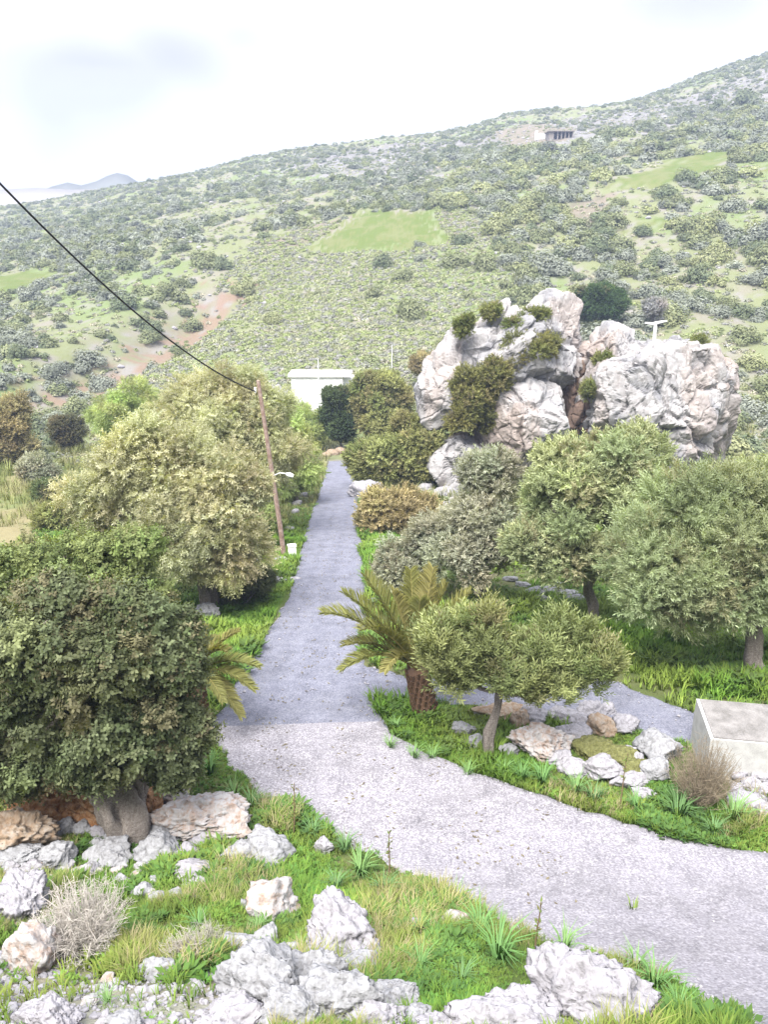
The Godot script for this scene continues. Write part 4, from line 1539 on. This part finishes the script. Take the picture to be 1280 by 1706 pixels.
func place_rocks() -> void:
	# the overhang of rusty rock behind the near tree
	rock(62, 1342, 95, 105, "rust_limestone", "boulder", "rusty brown leaning rock beside the dark hollow", "rocks under the near tree")
	rock(150, 1322, 125, 110, "rust_limestone", "boulder", "orange-stained rock behind the near tree trunk", "rocks under the near tree")
	rock(105, 1268, 150, 42, "tan_limestone", "boulder", "flat tan rock roofing the dark hollow", "rocks under the near tree").position.y += 0.55
	rock(26, 1388, 122, 85, "tan_limestone", "boulder", "big sandy-brown boulder beside the hollow", "rocks under the near tree")
	rock(30, 1424, 100, 45, "grey_limestone", "boulder", "grey boulder in front of the sandy-brown one", "rocks under the near tree")
	rock(288, 1305, 62, 88, "stained_limestone", "boulder", "upright orange and white rock right of the near trunk", "rocks under the near tree")
	rock(258, 1335, 40, 60, "rust_limestone", "boulder", "narrow rusty rock against the near trunk", "rocks under the near tree")
	rock(330, 1362, 155, 78, "stained_limestone", "boulder", "pitted pinkish-white boulder beside the near trunk", "rocks under the near tree")
	for q in [[445, 1408, 84, 80], [400, 1424, 62, 48], [345, 1388, 70, 34], [262, 1412, 66, 56], [277, 1386, 54, 36], [330, 1450, 74, 36], [315, 1414, 40, 28], [185, 1412, 78, 48], [187, 1428, 50, 34], [95, 1425, 64, 52], [140, 1382, 34, 24], [115, 1380, 32, 26], [165, 1386, 36, 22], [203, 1463, 30, 22], [150, 1470, 24, 16], [60, 1460, 34, 22], [225, 1395, 34, 24], [375, 1455, 34, 20], [430, 1450, 30, 18], [240, 1440, 30, 20]]:
		rock(q[0], q[1], q[2], q[3], "grey_limestone" if int(q[0]) % 3 else "white_limestone", "rock", "weathered grey rock lying in the grass below the near tree", "grey rocks below the near tree")
	for k in 84:
		var x := rr(10, 480)
		var y := rr(1385, 1500) + (x - 250.0) * 0.08
		rock(x, y, rr(14, 34), rr(10, 22), ["grey_limestone", "white_limestone", "stained_limestone"][rng.randi() % 3], "stone", "small pale stone scattered in the grass around the near tree", "small stones around the near tree")
	for k in 34:
		rock(rr(20, 720), rr(1540, 1700), rr(14, 36), rr(10, 24), ["grey_limestone", "white_limestone", "stained_limestone"][rng.randi() % 3], "stone", "small pale stone among the boulders of the stony bank", "small stones on the stony bank")
	rock(34, 1502, 98, 105, "white_limestone", "boulder", "white boulder beside the pale dry bush")
	rock(62, 1586, 82, 100, "stained_limestone", "boulder", "pointed pinkish-white boulder in front of the pale dry bush")
	rock(265, 1620, 66, 42, "grey_limestone", "rock", "smooth pale grey rock on the stony soil")
	rock(82, 1692, 96, 66, "white_limestone", "boulder", "white rock at the edge of the stony soil")
	rock(208, 1704, 64, 30, "grey_limestone", "rock", "low bluish rock half buried in the stony soil")
	rock(452, 1506, 92, 80, "stained_limestone", "boulder", "grey-white rock with an orange patch standing in tall grass")
	rock(565, 1556, 146, 116, "white_limestone", "boulder", "broad white boulder in the grass above the jagged rocks")
	rock(592, 1614, 76, 52, "grey_limestone", "rock", "grey rock leaning against the broad white boulder")
	for q in [[450, 1650, 150, 140], [525, 1632, 112, 100], [572, 1672, 140, 110], [398, 1695, 140, 66], [630, 1695, 96, 60], [500, 1690, 110, 80], [446, 1568, 42, 46], [392, 1578, 74, 34], [660, 1662, 98, 68], [692, 1692, 66, 48], [555, 1600, 50, 44], [420, 1612, 60, 50], [485, 1590, 44, 44]]:
		rock(q[0], q[1], q[2], q[3], "white_limestone" if int(q[1]) % 2 else "grey_limestone", "rock", "jagged pitted limestone rock of the cluster below the broad white boulder", "jagged limestone cluster")
	rock(965, 1655, 196, 165, "white_limestone", "boulder", "largest bright white boulder between the grass and the concrete lane")
	rock(850, 1692, 180, 90, "white_limestone", "boulder", "long white slab leaning on the largest white boulder")
	rock(760, 1704, 130, 50, "white_limestone", "rock", "low white rock at the end of the long slab")
	rock(757, 1529, 48, 34, "stained_limestone", "rock", "small round white stone alone in the grass by the concrete lane")
	rock(540, 1410, 32, 32, "white_limestone", "rock", "small white stone on the grassy verge beside a dry stalk")
	rock(1090, 1702, 36, 20, "white_limestone", "rock", "little white stone in the grass next to the largest boulder")
	# the rocks round the small olive
	for q in [[770, 1213, 42, 28], [793, 1231, 44, 24], [848, 1247, 38, 30]]:
		rock(q[0], q[1], q[2], q[3], "grey_limestone", "rock", "grey-green rock in the grass beside the small olive trunk", "grey rocks by the small olive")
	for q in [[812, 1188, 44, 18], [888, 1192, 50, 38], [950, 1190, 62, 36], [985, 1182, 42, 38], [955, 1214, 60, 32], [1040, 1208, 48, 34], [925, 1186, 34, 30], [935, 1263, 46, 26], [952, 1279, 54, 30], [1000, 1277, 80, 46], [1050, 1298, 60, 32], [1040, 1254, 44, 26], [1060, 1268, 30, 24], [1015, 1180, 30, 26], [1070, 1318, 40, 18]]:
		rock(q[0], q[1], q[2], q[3], "white_limestone", "rock", "white rock in the stone bed behind the small olive", "white rocks of the stone bed")
	for q in [[835, 1183, 90, 30], [866, 1198, 32, 44], [1003, 1206, 48, 44]]:
		rock(q[0], q[1], q[2], q[3], "tan_limestone", "rock", "tan rock in the stone bed behind the small olive", "tan rocks of the stone bed")
	rock(905, 1232, 98, 62, "stained_limestone", "boulder", "flat-topped boulder with a rusty side in the stone bed")
	rock(1096, 1246, 80, 64, "grey_limestone", "boulder", "rounded bluish-grey boulder next to the brown twiggy bush")
	rock(1090, 1283, 50, 44, "grey_limestone", "rock", "smooth grey rock below the rounded boulder")
	for q in [[990, 1248, 70, 34], [1030, 1262, 64, 32], [1065, 1286, 54, 30]]:
		rock(q[0], q[1], q[2], q[3], "mossy_rock", "rock", "dark mossy rock winding through the stone bed", "mossy rocks of the stone bed")
	# rubble against the tank
	for k in 30:
		var y := rr(1248, 1335)
		rock(rr(1215 + (1335 - y) * 0.25, 1290), y, rr(20, 38), rr(16, 28), "white_limestone", "rubble_stone", "white broken stone in the rubble heap against the tank", "rubble heap by the tank").position.y += (1335.0 - y) * 0.0035
	rock(1240, 1338, 76, 30, "white_limestone", "rock", "long white rock at the foot of the rubble heap")
	rock(1278, 1352, 36, 36, "white_limestone", "rock", "white rock closing the rubble heap beside the verge")
	# stones along the upper lane
	for q in [[470, 935, 26, 10], [452, 948, 20, 14], [448, 962, 22, 14], [462, 968, 34, 12], [490, 962, 24, 8], [440, 955, 14, 10], [484, 880, 18, 12], [496, 838, 16, 12], [504, 826, 18, 10], [492, 850, 12, 10], [425, 935, 12, 7]]:
		rock(q[0], q[1], q[2], q[3], "white_limestone", "stone", "small white stone on the verge near the wooden pole", "stones by the wooden pole")
	rock(345, 1018, 44, 30, "grey_limestone", "rock", "grey rock at the foot of the feathery tree")
	for q in [[612, 818, 60, 36], [632, 826, 40, 26], [645, 835, 30, 20], [770, 745, 44, 20], [758, 770, 34, 18], [742, 822, 56, 30], [755, 800, 44, 26], [725, 800, 40, 22], [780, 790, 44, 28], [765, 835, 40, 24], [735, 780, 30, 18], [790, 760, 40, 26], [708, 815, 34, 20], [750, 845, 30, 18]]:
		rock(q[0], q[1], q[2], q[3], "stained_limestone" if int(q[0]) % 2 else "white_limestone", "rock", "pale rock in the scree between the lane and the outcrop", "scree below the outcrop")
	for q in [[555, 755, 20, 12], [570, 752, 22, 14], [588, 750, 20, 12], [545, 758, 14, 10]]:
		rock(q[0], q[1], q[2], q[3], "tan_limestone", "stone", "brownish stone at the closed end of the lane", "stones at the lane end")
	for q in [[895, 980, 34, 14], [920, 985, 40, 16], [945, 990, 38, 14], [960, 998, 30, 12], [870, 972, 26, 12], [905, 995, 26, 12], [930, 972, 30, 12], [850, 965, 24, 12], [1060, 1078, 12, 8], [640, 985, 26, 14], [655, 970, 20, 12], [625, 1000, 22, 10]]:
		rock(q[0], q[1], q[2], q[3], "grey_limestone", "stone", "grey stone of the low terrace edge under the olives", "terrace stones")
	rock(465, 665, 44, 44, "white_limestone", "boulder", "pale boulder beside the white house")

func place_trees() -> void:
	var olive := {"sprig": "olive", "clump": 0.32, "dense": 2.5, "sprigs": 52, "up": 0.5, "size": 1.0, "a": Color(0.241, 0.289, 0.155), "b": Color(0.354, 0.405, 0.239)}
	var olive_far := {"sprig": "far", "clump": 0.38, "dense": 1.9, "sprigs": 66, "up": 0.45, "size": 0.64, "a": Color(0.226, 0.267, 0.135), "b": Color(0.352, 0.391, 0.226)}
	var grey_olive := olive_far.duplicate()
	grey_olive.a = Color(0.267, 0.281, 0.203); grey_olive.b = Color(0.373, 0.382, 0.305)
	var small_olive := {"sprig": "olive", "clump": 0.22, "dense": 3.8, "sprigs": 38, "up": 1.5, "size": 1.05, "a": Color(0.161, 0.199, 0.0804), "b": Color(0.297, 0.327, 0.144)}
	var carob := {"sprig": "broad", "clump": 0.25, "dense": 1.6, "sprigs": 58, "up": 0.25, "size": 0.82, "a": Color(0.0896, 0.116, 0.0525), "b": Color(0.179, 0.2, 0.108)}
	var carob_light := carob.duplicate()
	carob_light.a = Color(0.157, 0.207, 0.0723); carob_light.b = Color(0.26, 0.307, 0.127)
	var pepper := {"sprig": "pepper", "clump": 0.38, "dense": 1.7, "sprigs": 60, "up": -0.3, "size": 0.85, "a": Color(0.358, 0.367, 0.225), "b": Color(0.541, 0.54, 0.372)}
	var pepper_green := pepper.duplicate()
	pepper_green.a = Color(0.325, 0.412, 0.161); pepper_green.b = Color(0.506, 0.587, 0.257)
	var dark := {"sprig": "far", "clump": 0.4, "dense": 2.6, "sprigs": 60, "up": 0.3, "size": 0.85, "a": Color(0.055, 0.0825, 0.0385), "b": Color(0.0935, 0.127, 0.055)}
	var mid := {"sprig": "far", "clump": 0.45, "dense": 2.2, "sprigs": 55, "up": 0.45, "size": 0.9, "a": Color(0.19, 0.214, 0.0792), "b": Color(0.317, 0.325, 0.143)}
	var brown := mid.duplicate()
	brown.a = Color(0.251, 0.22, 0.113); brown.b = Color(0.338, 0.292, 0.163)
	tree("evergreen_tree", "dark-leaved old tree with a thick gnarled trunk among rusty rocks", "tree", "", [222, 1392], 0.3, [188, 1262], [[60, 1100, 105, 95, 0.2], [165, 1100, 95, 85, 0.3], [225, 1115, 58, 76, 0.2], [100, 1195, 115, 80, 0.5], [205, 1200, 95, 75, 0.4], [5, 1050, 85, 65, -0.3], [0, 1240, 90, 65, 0.2], [190, 1035, 75, 50, -0.2], [240, 1170, 50, 70, 0.1], [262, 1228, 48, 42, 0.1], [-60, 1130, 90, 110, 0.0], [60, 1262, 75, 46, 0.3], [150, 1262, 55, 36, 0.5], [250, 1255, 46, 36, 0.2], [285, 1060, 20, 22, -0.2], [318, 1225, 22, 20, 0.1], [300, 1120, 16, 18, 0.1], [225, 1025, 18, 20, 0.0], [95, 1000, 22, 20, 0.0], [40, 1290, 30, 20, 0.3], [290, 1275, 20, 16, 0.2]], carob, 3, 12)
	tree("evergreen_tree", "lighter green leafy tree rising behind the dark-leaved old tree", "tree", "", [120, 1210], 0.2, [130, 1080], [[95, 940, 75, 52], [200, 925, 60, 45], [30, 970, 60, 55], [245, 970, 45, 50], [140, 990, 80, 50]], carob_light, 1, 6)
	tree("olive_tree", "small twin-crowned olive with a slender crooked trunk beside the lane", "olive tree", "", [818, 1256], 0.115, [832, 1150], [[742, 1090, 44, 58, 0.1], [795, 1072, 44, 56, -0.1], [765, 1120, 44, 36, 0.2], [885, 1115, 34, 55, 0.1], [940, 1090, 48, 56, 0.0], [985, 1112, 38, 46, 0.1], [930, 1140, 44, 32, 0.2], [838, 1118, 34, 34, 0.2], [872, 1150, 34, 24, 0.3]], small_olive, 1, 8)
	tree("olive_tree", "spreading olive with a forked dark trunk on the lawn", "olive tree", "", [988, 1040], 0.19, [985, 960], [[925, 850, 70, 80, 0.3], [985, 795, 75, 68, -0.2], [1040, 820, 75, 85, 0.2], [955, 920, 85, 52, 0.6], [1050, 765, 55, 45, -0.6], [890, 925, 50, 45, 0.4], [1060, 900, 55, 60, -0.3]], olive_far, 2, 8)
	tree("olive_tree", "broad grey-green olive with a stout trunk beyond the concrete tank", "olive tree", "", [1265, 1118], 0.27, [1262, 1040], [[1105, 905, 85, 90, 0.2], [1180, 835, 95, 80, -0.2], [1255, 890, 105, 95, 0.2], [1115, 1000, 75, 60, 0.5], [1225, 990, 90, 65, 0.7], [1330, 860, 90, 100, 0.0], [1340, 990, 80, 80, 0.2], [1150, 950, 80, 70, 0.5]], olive, 1, 8)
	tree("olive_tree", "thin greyish olive standing behind the right-hand palm", "olive tree", "", [800, 1003], 0.15, [800, 950], [[800, 865, 55, 60, 0.0], [765, 930, 65, 42, 0.3], [840, 905, 45, 52, 0.0], [815, 800, 42, 38, -0.3]], grey_olive, 2, 8)
	bush("lane_shrub", "silvery olive-green thicket between the lane and the greyish olive", "shrubs along the lane", [690, 985], [[690, 935, 50, 36], [735, 900, 45, 40], [660, 955, 30, 28]], grey_olive)
	bush("lane_shrub", "russet dry shrub on the bank right of the lane", "shrubs along the lane", [668, 885], [[665, 848, 48, 26], [640, 870, 34, 24], [700, 868, 30, 24]], brown)
	bush("lane_shrub", "large rounded olive-green shrub overhanging the right edge of the lane", "shrubs along the lane", [680, 812], [[618, 772, 38, 30], [690, 742, 48, 42, 0.2], [660, 765, 50, 42, 0.4], [700, 775, 42, 34, 0.3]], mid)
	bush("lane_shrub", "soft grey-green shrubs hiding the foot of the white house", "shrubs along the lane", [503, 752], [[496, 703, 28, 26], [472, 695, 26, 28], [522, 716, 22, 26], [508, 738, 24, 20]], pepper_green)
	bush("lane_shrub", "tan shrub at the left foot of the outcrop", "shrubs along the lane", [715, 640], [[715, 612, 32, 24]], brown)
	tree("olive_tree", "bushy olive leaning over the dark green tree near the white house", "olive tree", "", [640, 752], 0.16, [640, 715], [[615, 670, 34, 42], [658, 668, 34, 40], [640, 705, 44, 30, 0.3], [635, 645, 30, 24]], mid, 2, 6)
	tree("evergreen_tree", "compact dark green tree beside the white house", "tree", "", [568, 752], 0.14, [566, 725], [[560, 690, 28, 38], [575, 710, 28, 30, 0.2], [562, 665, 22, 18]], dark, 1, 6)
	tree("feathery_tree", "large feathery yellow-green tree drooping left of the lane", "tree", "", [345, 1015], 0.2, [335, 945], [[230, 800, 85, 62, 0.2], [325, 790, 75, 70, -0.2], [195, 872, 60, 52, 0.4], [295, 875, 90, 70, 0.8], [375, 860, 55, 62, 0.4], [385, 925, 45, 48, 0.5], [260, 930, 70, 40, 0.6], [270, 755, 70, 50, -0.3], [345, 830, 60, 55, 0.5], [155, 835, 40, 45, 0.2], [400, 800, 45, 50, -0.3], [320, 930, 60, 40, 0.7]], pepper, 2, 8)
	tree("feathery_tree", "tall feathery tree directly behind the wooden pole", "tree", "", [455, 888], 0.2, [445, 820], [[365, 700, 78, 56, 0.0], [420, 745, 55, 66, 0.2], [320, 665, 52, 36, -0.4], [440, 805, 44, 54, 0.4], [400, 660, 55, 38, -0.5], [290, 720, 50, 45, 0.0], [445, 700, 45, 45, 0.0], [360, 760, 60, 50, 0.3], [460, 760, 40, 50, 0.2]], pepper, 2, 8)
	tree("feathery_tree", "feathery tree overhanging the far left edge of the lane", "tree", "", [497, 838], 0.15, [488, 800], [[490, 742, 36, 38], [505, 782, 26, 32, 0.2], [465, 705, 36, 32], [480, 800, 26, 26, 0.3]], pepper_green, 2, 8)
	tree("feathery_tree", "soft pale green tree at the edge of the gully", "tree", "", [205, 775], 0.16, [202, 730], [[188, 692, 42, 36], [225, 668, 36, 30], [215, 710, 34, 26, 0.2]], pepper_green, 1, 6)
	bush("understory_bush", "deep green bush under the feathery tree by the lane", "shrubs under the feathery trees", [402, 1003], [[398, 980, 36, 22], [425, 972, 22, 18], [370, 985, 22, 18]], carob)
	bush("understory_bush", "dull green bush filling the gap behind the wooden pole", "shrubs under the feathery trees", [440, 915], [[425, 895, 30, 24], [395, 890, 30, 26], [450, 870, 22, 22]], carob_light)
	bush("gully_shrub", "dark brownish round shrub above the gully", "shrubs left of the feathery trees", [115, 752], [[115, 718, 27, 28]], {"sprig": "far", "clump": 0.4, "dense": 2.6, "sprigs": 55, "up": 0.3, "size": 0.85, "a": Color(0.075, 0.075, 0.04), "b": Color(0.12, 0.115, 0.065)})
	bush("gully_shrub", "tall tan-green shrub at the brink of the gully", "shrubs left of the feathery trees", [20, 775], [[15, 700, 30, 40], [30, 740, 24, 26], [-10, 740, 30, 30]], brown)
	bush("gully_shrub", "small grey-green olive shrub on the pale grass", "shrubs left of the feathery trees", [70, 806], [[70, 780, 26, 18], [50, 785, 16, 14]], grey_olive)
	bush("gully_shrub", "low dark bush on the pale grass", "shrubs left of the feathery trees", [88, 846], [[86, 828, 22, 14]], dark)
	bush("gully_shrub", "low bush behind the lighter leafy tree", "shrubs left of the feathery trees", [90, 882], [[88, 868, 16, 10]], mid)
	bush("hilltop_tree", "deep emerald rounded tree just behind the outcrop", "", [998, 545], [[998, 508, 38, 27], [985, 498, 24, 20], [1018, 512, 22, 20]], {"sprig": "far", "clump": 0.6, "dense": 1.4, "sprigs": 70, "up": 0.3, "size": 1.2, "a": Color(0.045, 0.085, 0.03), "b": Color(0.075, 0.125, 0.045)})
	bush("leafless_shrub", "lavender-grey leafless shrub behind the tee-shaped post", "", [1093, 545], [[1093, 517, 15, 18]], {"sprig": "far", "clump": 0.5, "dense": 1.6, "sprigs": 50, "up": 0.5, "size": 1.0, "a": Color(0.27, 0.26, 0.28), "b": Color(0.34, 0.33, 0.36)})

func place_palms() -> void:
	palm("young date palm with a stubby scaly trunk behind the small olive", [710, 1190], [694, 1118], 0.27, [[538, 1022, 0.3, 0.26], [568, 1118, 0.6, 0.42], [572, 1075, 0.2, 0.3], [572, 988, -0.3, 0.16], [607, 958, -0.5, 0.14], [684, 948, -0.6, 0.05], [655, 985, 0.4, 0.1], [722, 945, -0.4, 0.05], [745, 972, -0.2, 0.14], [785, 988, 0.0, 0.2], [765, 1060, 0.9, 0.35], [640, 1120, 1.1, 0.5], [830, 1060, -0.6, 0.3], [600, 1050, 0.8, 0.35], [700, 1000, 0.6, 0.2], [730, 1110, 1.1, 0.5], [790, 1090, -0.9, 0.4]])
	palm("yellowish young date palm half hidden by the dark-leaved old tree", [330, 1212], [324, 1125], 0.2, [[432, 1112, 0.2, 0.3], [402, 1195, 0.6, 0.4], [398, 1052, -0.2, 0.2], [345, 1042, -0.5, 0.1], [290, 1050, -0.3, 0.08], [424, 1150, 0.5, 0.35], [372, 1170, 0.9, 0.4], [250, 1070, -0.4, 0.2], [225, 1120, 0.0, 0.3], [380, 1085, 0.6, 0.3], [330, 1090, 0.8, 0.3], [360, 1060, -0.7, 0.25]])

func place_herbs() -> void:
	dry_bush("dry_bush", "pale straw-grey dry bush among the white boulders", 140, 1592, 165, 125, Color(0.36, 0.33, 0.3), Color(0.5, 0.47, 0.43), 420)
	dry_bush("dry_bush", "small grey dry bush above the jagged rocks", 308, 1612, 66, 56, Color(0.33, 0.3, 0.27), Color(0.44, 0.41, 0.37), 130)
	dry_bush("dry_bush", "brown twiggy bush beside the concrete tank", 1165, 1345, 120, 130, Color(0.17, 0.14, 0.1), Color(0.3, 0.25, 0.18), 360)
	dry_bush("dry_bush", "greyish dry tuft beside the orange-patched rock", 345, 1590, 50, 44, Color(0.3, 0.3, 0.25), Color(0.4, 0.38, 0.32), 100)
	sapling(489, 1395, 84, "thin dry stalk on the verge beside the small white stone")
	sapling(648, 1455, 70, "thin dry stalk at the edge of the concrete lane above tall grass")
	sapling(893, 1588, 84, "leafy dry stalk near the largest white boulder")
	sapling(1034, 1342, 80, "reddish dry stalk on the verge across the concrete lane")
	# strap-leaved clumps
	var clumps := []
	for k in 4:
		clumps.append(blades(46, 0.5, 0.06, 0.022, 0.75, 40 + k).mesh(mats.grass))
	for q in [[830, 1600, 120], [800, 1560, 90], [600, 1462, 80], [640, 1490, 70], [940, 1585, 80], [1090, 1650, 100], [1060, 1625, 80], [1130, 1690, 80], [520, 1395, 56], [575, 1420, 60], [1130, 1362, 90], [1222, 1372, 90], [1060, 1350, 60], [960, 1320, 60], [905, 1305, 64], [870, 1295, 54], [990, 1335, 60], [650, 1245, 44], [690, 1262, 48], [720, 1262, 44], [780, 1290, 46], [840, 1285, 44], [420, 1345, 60], [350, 1290, 70], [390, 1330, 60], [1190, 1390, 60], [660, 1215, 36], [760, 1500, 60], [700, 1560, 60], [180, 1680, 50], [500, 1590, 44], [330, 1550, 60], [430, 1560, 46], [770, 1640, 70], [700, 1620, 70], [560, 1490, 60]]:
		var p := grounded(q[0], q[1])
		var o := single("asphodel_clump", clumps[rng.randi() % 4], p, "clump of long strap-shaped green leaves growing along the verge", "plant", "strap-leaved clumps")
		o.basis = Basis(Vector3.UP, rr(0, TAU)) * Basis.from_scale(Vector3.ONE * float(q[2]) * depth_of(p) / FOCAL / 0.72)
		o.set_surface_override_material(0, strap_material(rng.randi() % 3))
	var short := blades(11, 0.13, 0.05, 0.011, 0.6, 50).mesh(mats.grass)
	var tall := blades(12, 0.3, 0.05, 0.008, 0.5, 51).mesh(mats.grass)
	var weed := rosette(52).mesh(mats.grass)
	var not_scree := func(x, f): return not inside(Vector2(x, f), scree_poly) or rng.randf() < 0.1
	var patchy := func(x, f): return (noise_a.get_noise_2d(x * 16.0, f * 16.0) > 0.02) and not inside(Vector2(x, f), scree_poly)
	var weedy := func(x, f): return noise_b.get_noise_2d(x * 12.0, f * 12.0) > -0.05 and (not inside(Vector2(x, f), scree_poly) or rng.randf() < 0.12)
	sow("short_grass", "short fresh green grass on the near bank and verges", short, 52000, Rect2(-8.5, 4.6, 17, 11.4), not_scree, Color(0.0764, 0.147, 0.02), Color(0.14, 0.181, 0.0343), 0.7, 1.5)
	sow("tall_grass", "taller yellow-green grass in patches on the near bank", tall, 16000, Rect2(-8.5, 4.6, 17, 7.0), patchy, Color(0.127, 0.175, 0.0343), Color(0.217, 0.223, 0.0744), 0.6, 1.2)
	sow("leafy_weeds", "broad-leaved green weeds among the grass", weed, 24000, Rect2(-8.5, 4.6, 17, 10.5), weedy, Color(0.0573, 0.133, 0.0229), Color(0.108, 0.189, 0.0315), 0.4, 1.0)
	sow("dry_stems", "straw-coloured dry grass stems on the near bank", tall, 9000, Rect2(-8.5, 4.8, 17, 8.0), patchy, Color(0.2, 0.18, 0.09), Color(0.3, 0.26, 0.15), 0.6, 1.15)
	var thick := func(x, f): return noise_b.get_noise_2d(x * 18.0 + 60.0, f * 18.0) > 0.12 and not inside(Vector2(x, f), scree_poly)
	sow("leafy_mounds", "dense mounds of dark green leafy weeds on the near bank", weed, 16000, Rect2(-8.5, 5.0, 17, 8.0), thick, Color(0.05, 0.11, 0.025), Color(0.085, 0.15, 0.03), 0.7, 1.5)
	var any := func(x, f): return true
	var lush := func(x, f):
		for q in lawn_polys:
			if inside(Vector2(x, f), q):
				return true
		return rng.randf() < 0.3
	sow("verge_grass", "bright green grass under the trees and along the gravel lane", short, 60000, Rect2(-16, 14, 34, 26), lush, Color(0.0917, 0.184, 0.024), Color(0.168, 0.235, 0.0412), 1.2, 2.4)
	sow("verge_weeds", "low leafy weeds under the trees", weed, 14000, Rect2(-16, 14, 34, 34), weedy, Color(0.0573, 0.112, 0.0229), Color(0.108, 0.153, 0.0401), 1.0, 2.2)
	sow("rough_grass", "rough dry grass on the slope between the trees and the hill", tall, 16000, Rect2(-34, 36, 68, 40), any, Color(0.127, 0.153, 0.0458), Color(0.229, 0.223, 0.103), 1.5, 3.0)
	# loose stones: gravel scattered over the stony soil and along the lane edges
	var frames := []
	var tints := []
	for k in 9000:
		var x := rr(-6.5, 1.0)
		var f := rr(4.5, 9.5)
		if not inside(Vector2(x, f), scree_poly):
			continue
		var s := rr(0.008, 0.03) if rng.randf() < 0.85 else rr(0.03, 0.06)
		frames.append(Transform3D(Basis(Vector3.UP, rr(0, TAU)) * Basis.from_scale(Vector3(s * 1.2, s * 0.7, s)), Vector3(x, height(x, f) + s * 0.2, -f)))
		var t := rr(0.6, 1.05)
		tints.append(Color(t, t * 0.96, t * 0.9))
	# fallen leaves on the gravel
	var litter_shape := Shape.new()
	litter_shape.leaf(Vector3(-0.03, 0.004, 0), Vector3(1, 0.1, 0).normalized(), Vector3(0, 0, 1), 0.06, 0.028)
	var litter := []
	var litter_tints := []
	for k in 9000:
		var f := rr(9.0, 48.0)
		var x := rr(-7.0, 3.0)
		if not on_lane(x, f) or noise_b.get_noise_2d(x * 25.0, f * 25.0) < 0.05 + rr(-0.2, 0.25):
			continue
		litter.append(Transform3D(Basis(Vector3.UP, rr(0, TAU)) * Basis.from_scale(Vector3.ONE * rr(0.6, 1.6)), Vector3(x, base_height(x, f) + 0.03, -f)))
		litter_tints.append(Color(0.09, 0.075, 0.06).lerp(Color(0.16, 0.14, 0.09), rng.randf()))
	var fallen := many("fallen_leaves", litter_shape.mesh(mats.grass), litter, litter_tints, self)
	fallen.set_meta("kind", "stuff")
	tag(fallen, "dark fallen leaves drifted on the gravel lane", "leaves")
	var spill := []
	var spill_tints := []
	for k in 60000:
		var f := rr(5.0, 34.0)
		var x := rr(-6.0, 8.0)
		if absf(x) > f * 0.55 + 1.0 or not on_lane(x, f):
			continue
		var a := rr(0, TAU)
		var reach := rr(0.0, 0.5)
		var joint := inside(Vector2(x, f), lane_poly) != inside(Vector2(x, f + rr(-0.5, 0.5)), lane_poly)
		if on_lane(x + cos(a) * reach, f + sin(a) * reach) and not joint and rng.randf() > 0.02:
			continue
		var s := rr(0.008, 0.022) * (1.0 if rng.randf() < 0.93 else 1.9)
		spill.append(Transform3D(Basis(Vector3.UP, rr(0, TAU)) * Basis.from_scale(Vector3(s * 1.2, s * 0.7, s)), Vector3(x, base_height(x, f) + 0.02 + s * 0.3, -f)))
		var t := rr(0.5, 1.1)
		spill_tints.append(Color(t, t * 0.98, t))
	var pebbles := many("lane_pebbles", rock_meshes["small"][2], spill, spill_tints, self)
	pebbles.set_meta("kind", "stuff")
	tag(pebbles, "loose pebbles strewn along the edges of the lane", "pebbles")
	var gravel := many("loose_gravel", rock_meshes["small"][1], frames, tints, self)
	gravel.set_meta("kind", "stuff")
	tag(gravel, "loose pale gravel on the bare soil of the near bank", "gravel")

func strap_material(k: int) -> StandardMaterial3D:
	var key := "strap_%d" % k
	if not mats.has(key):
		var m := leafy(key, 0.4)
		m.albedo_color = [Color(0.1, 0.2, 0.06), Color(0.13, 0.23, 0.075), Color(0.09, 0.17, 0.06)][k].linear_to_srgb()
	return mats[key]
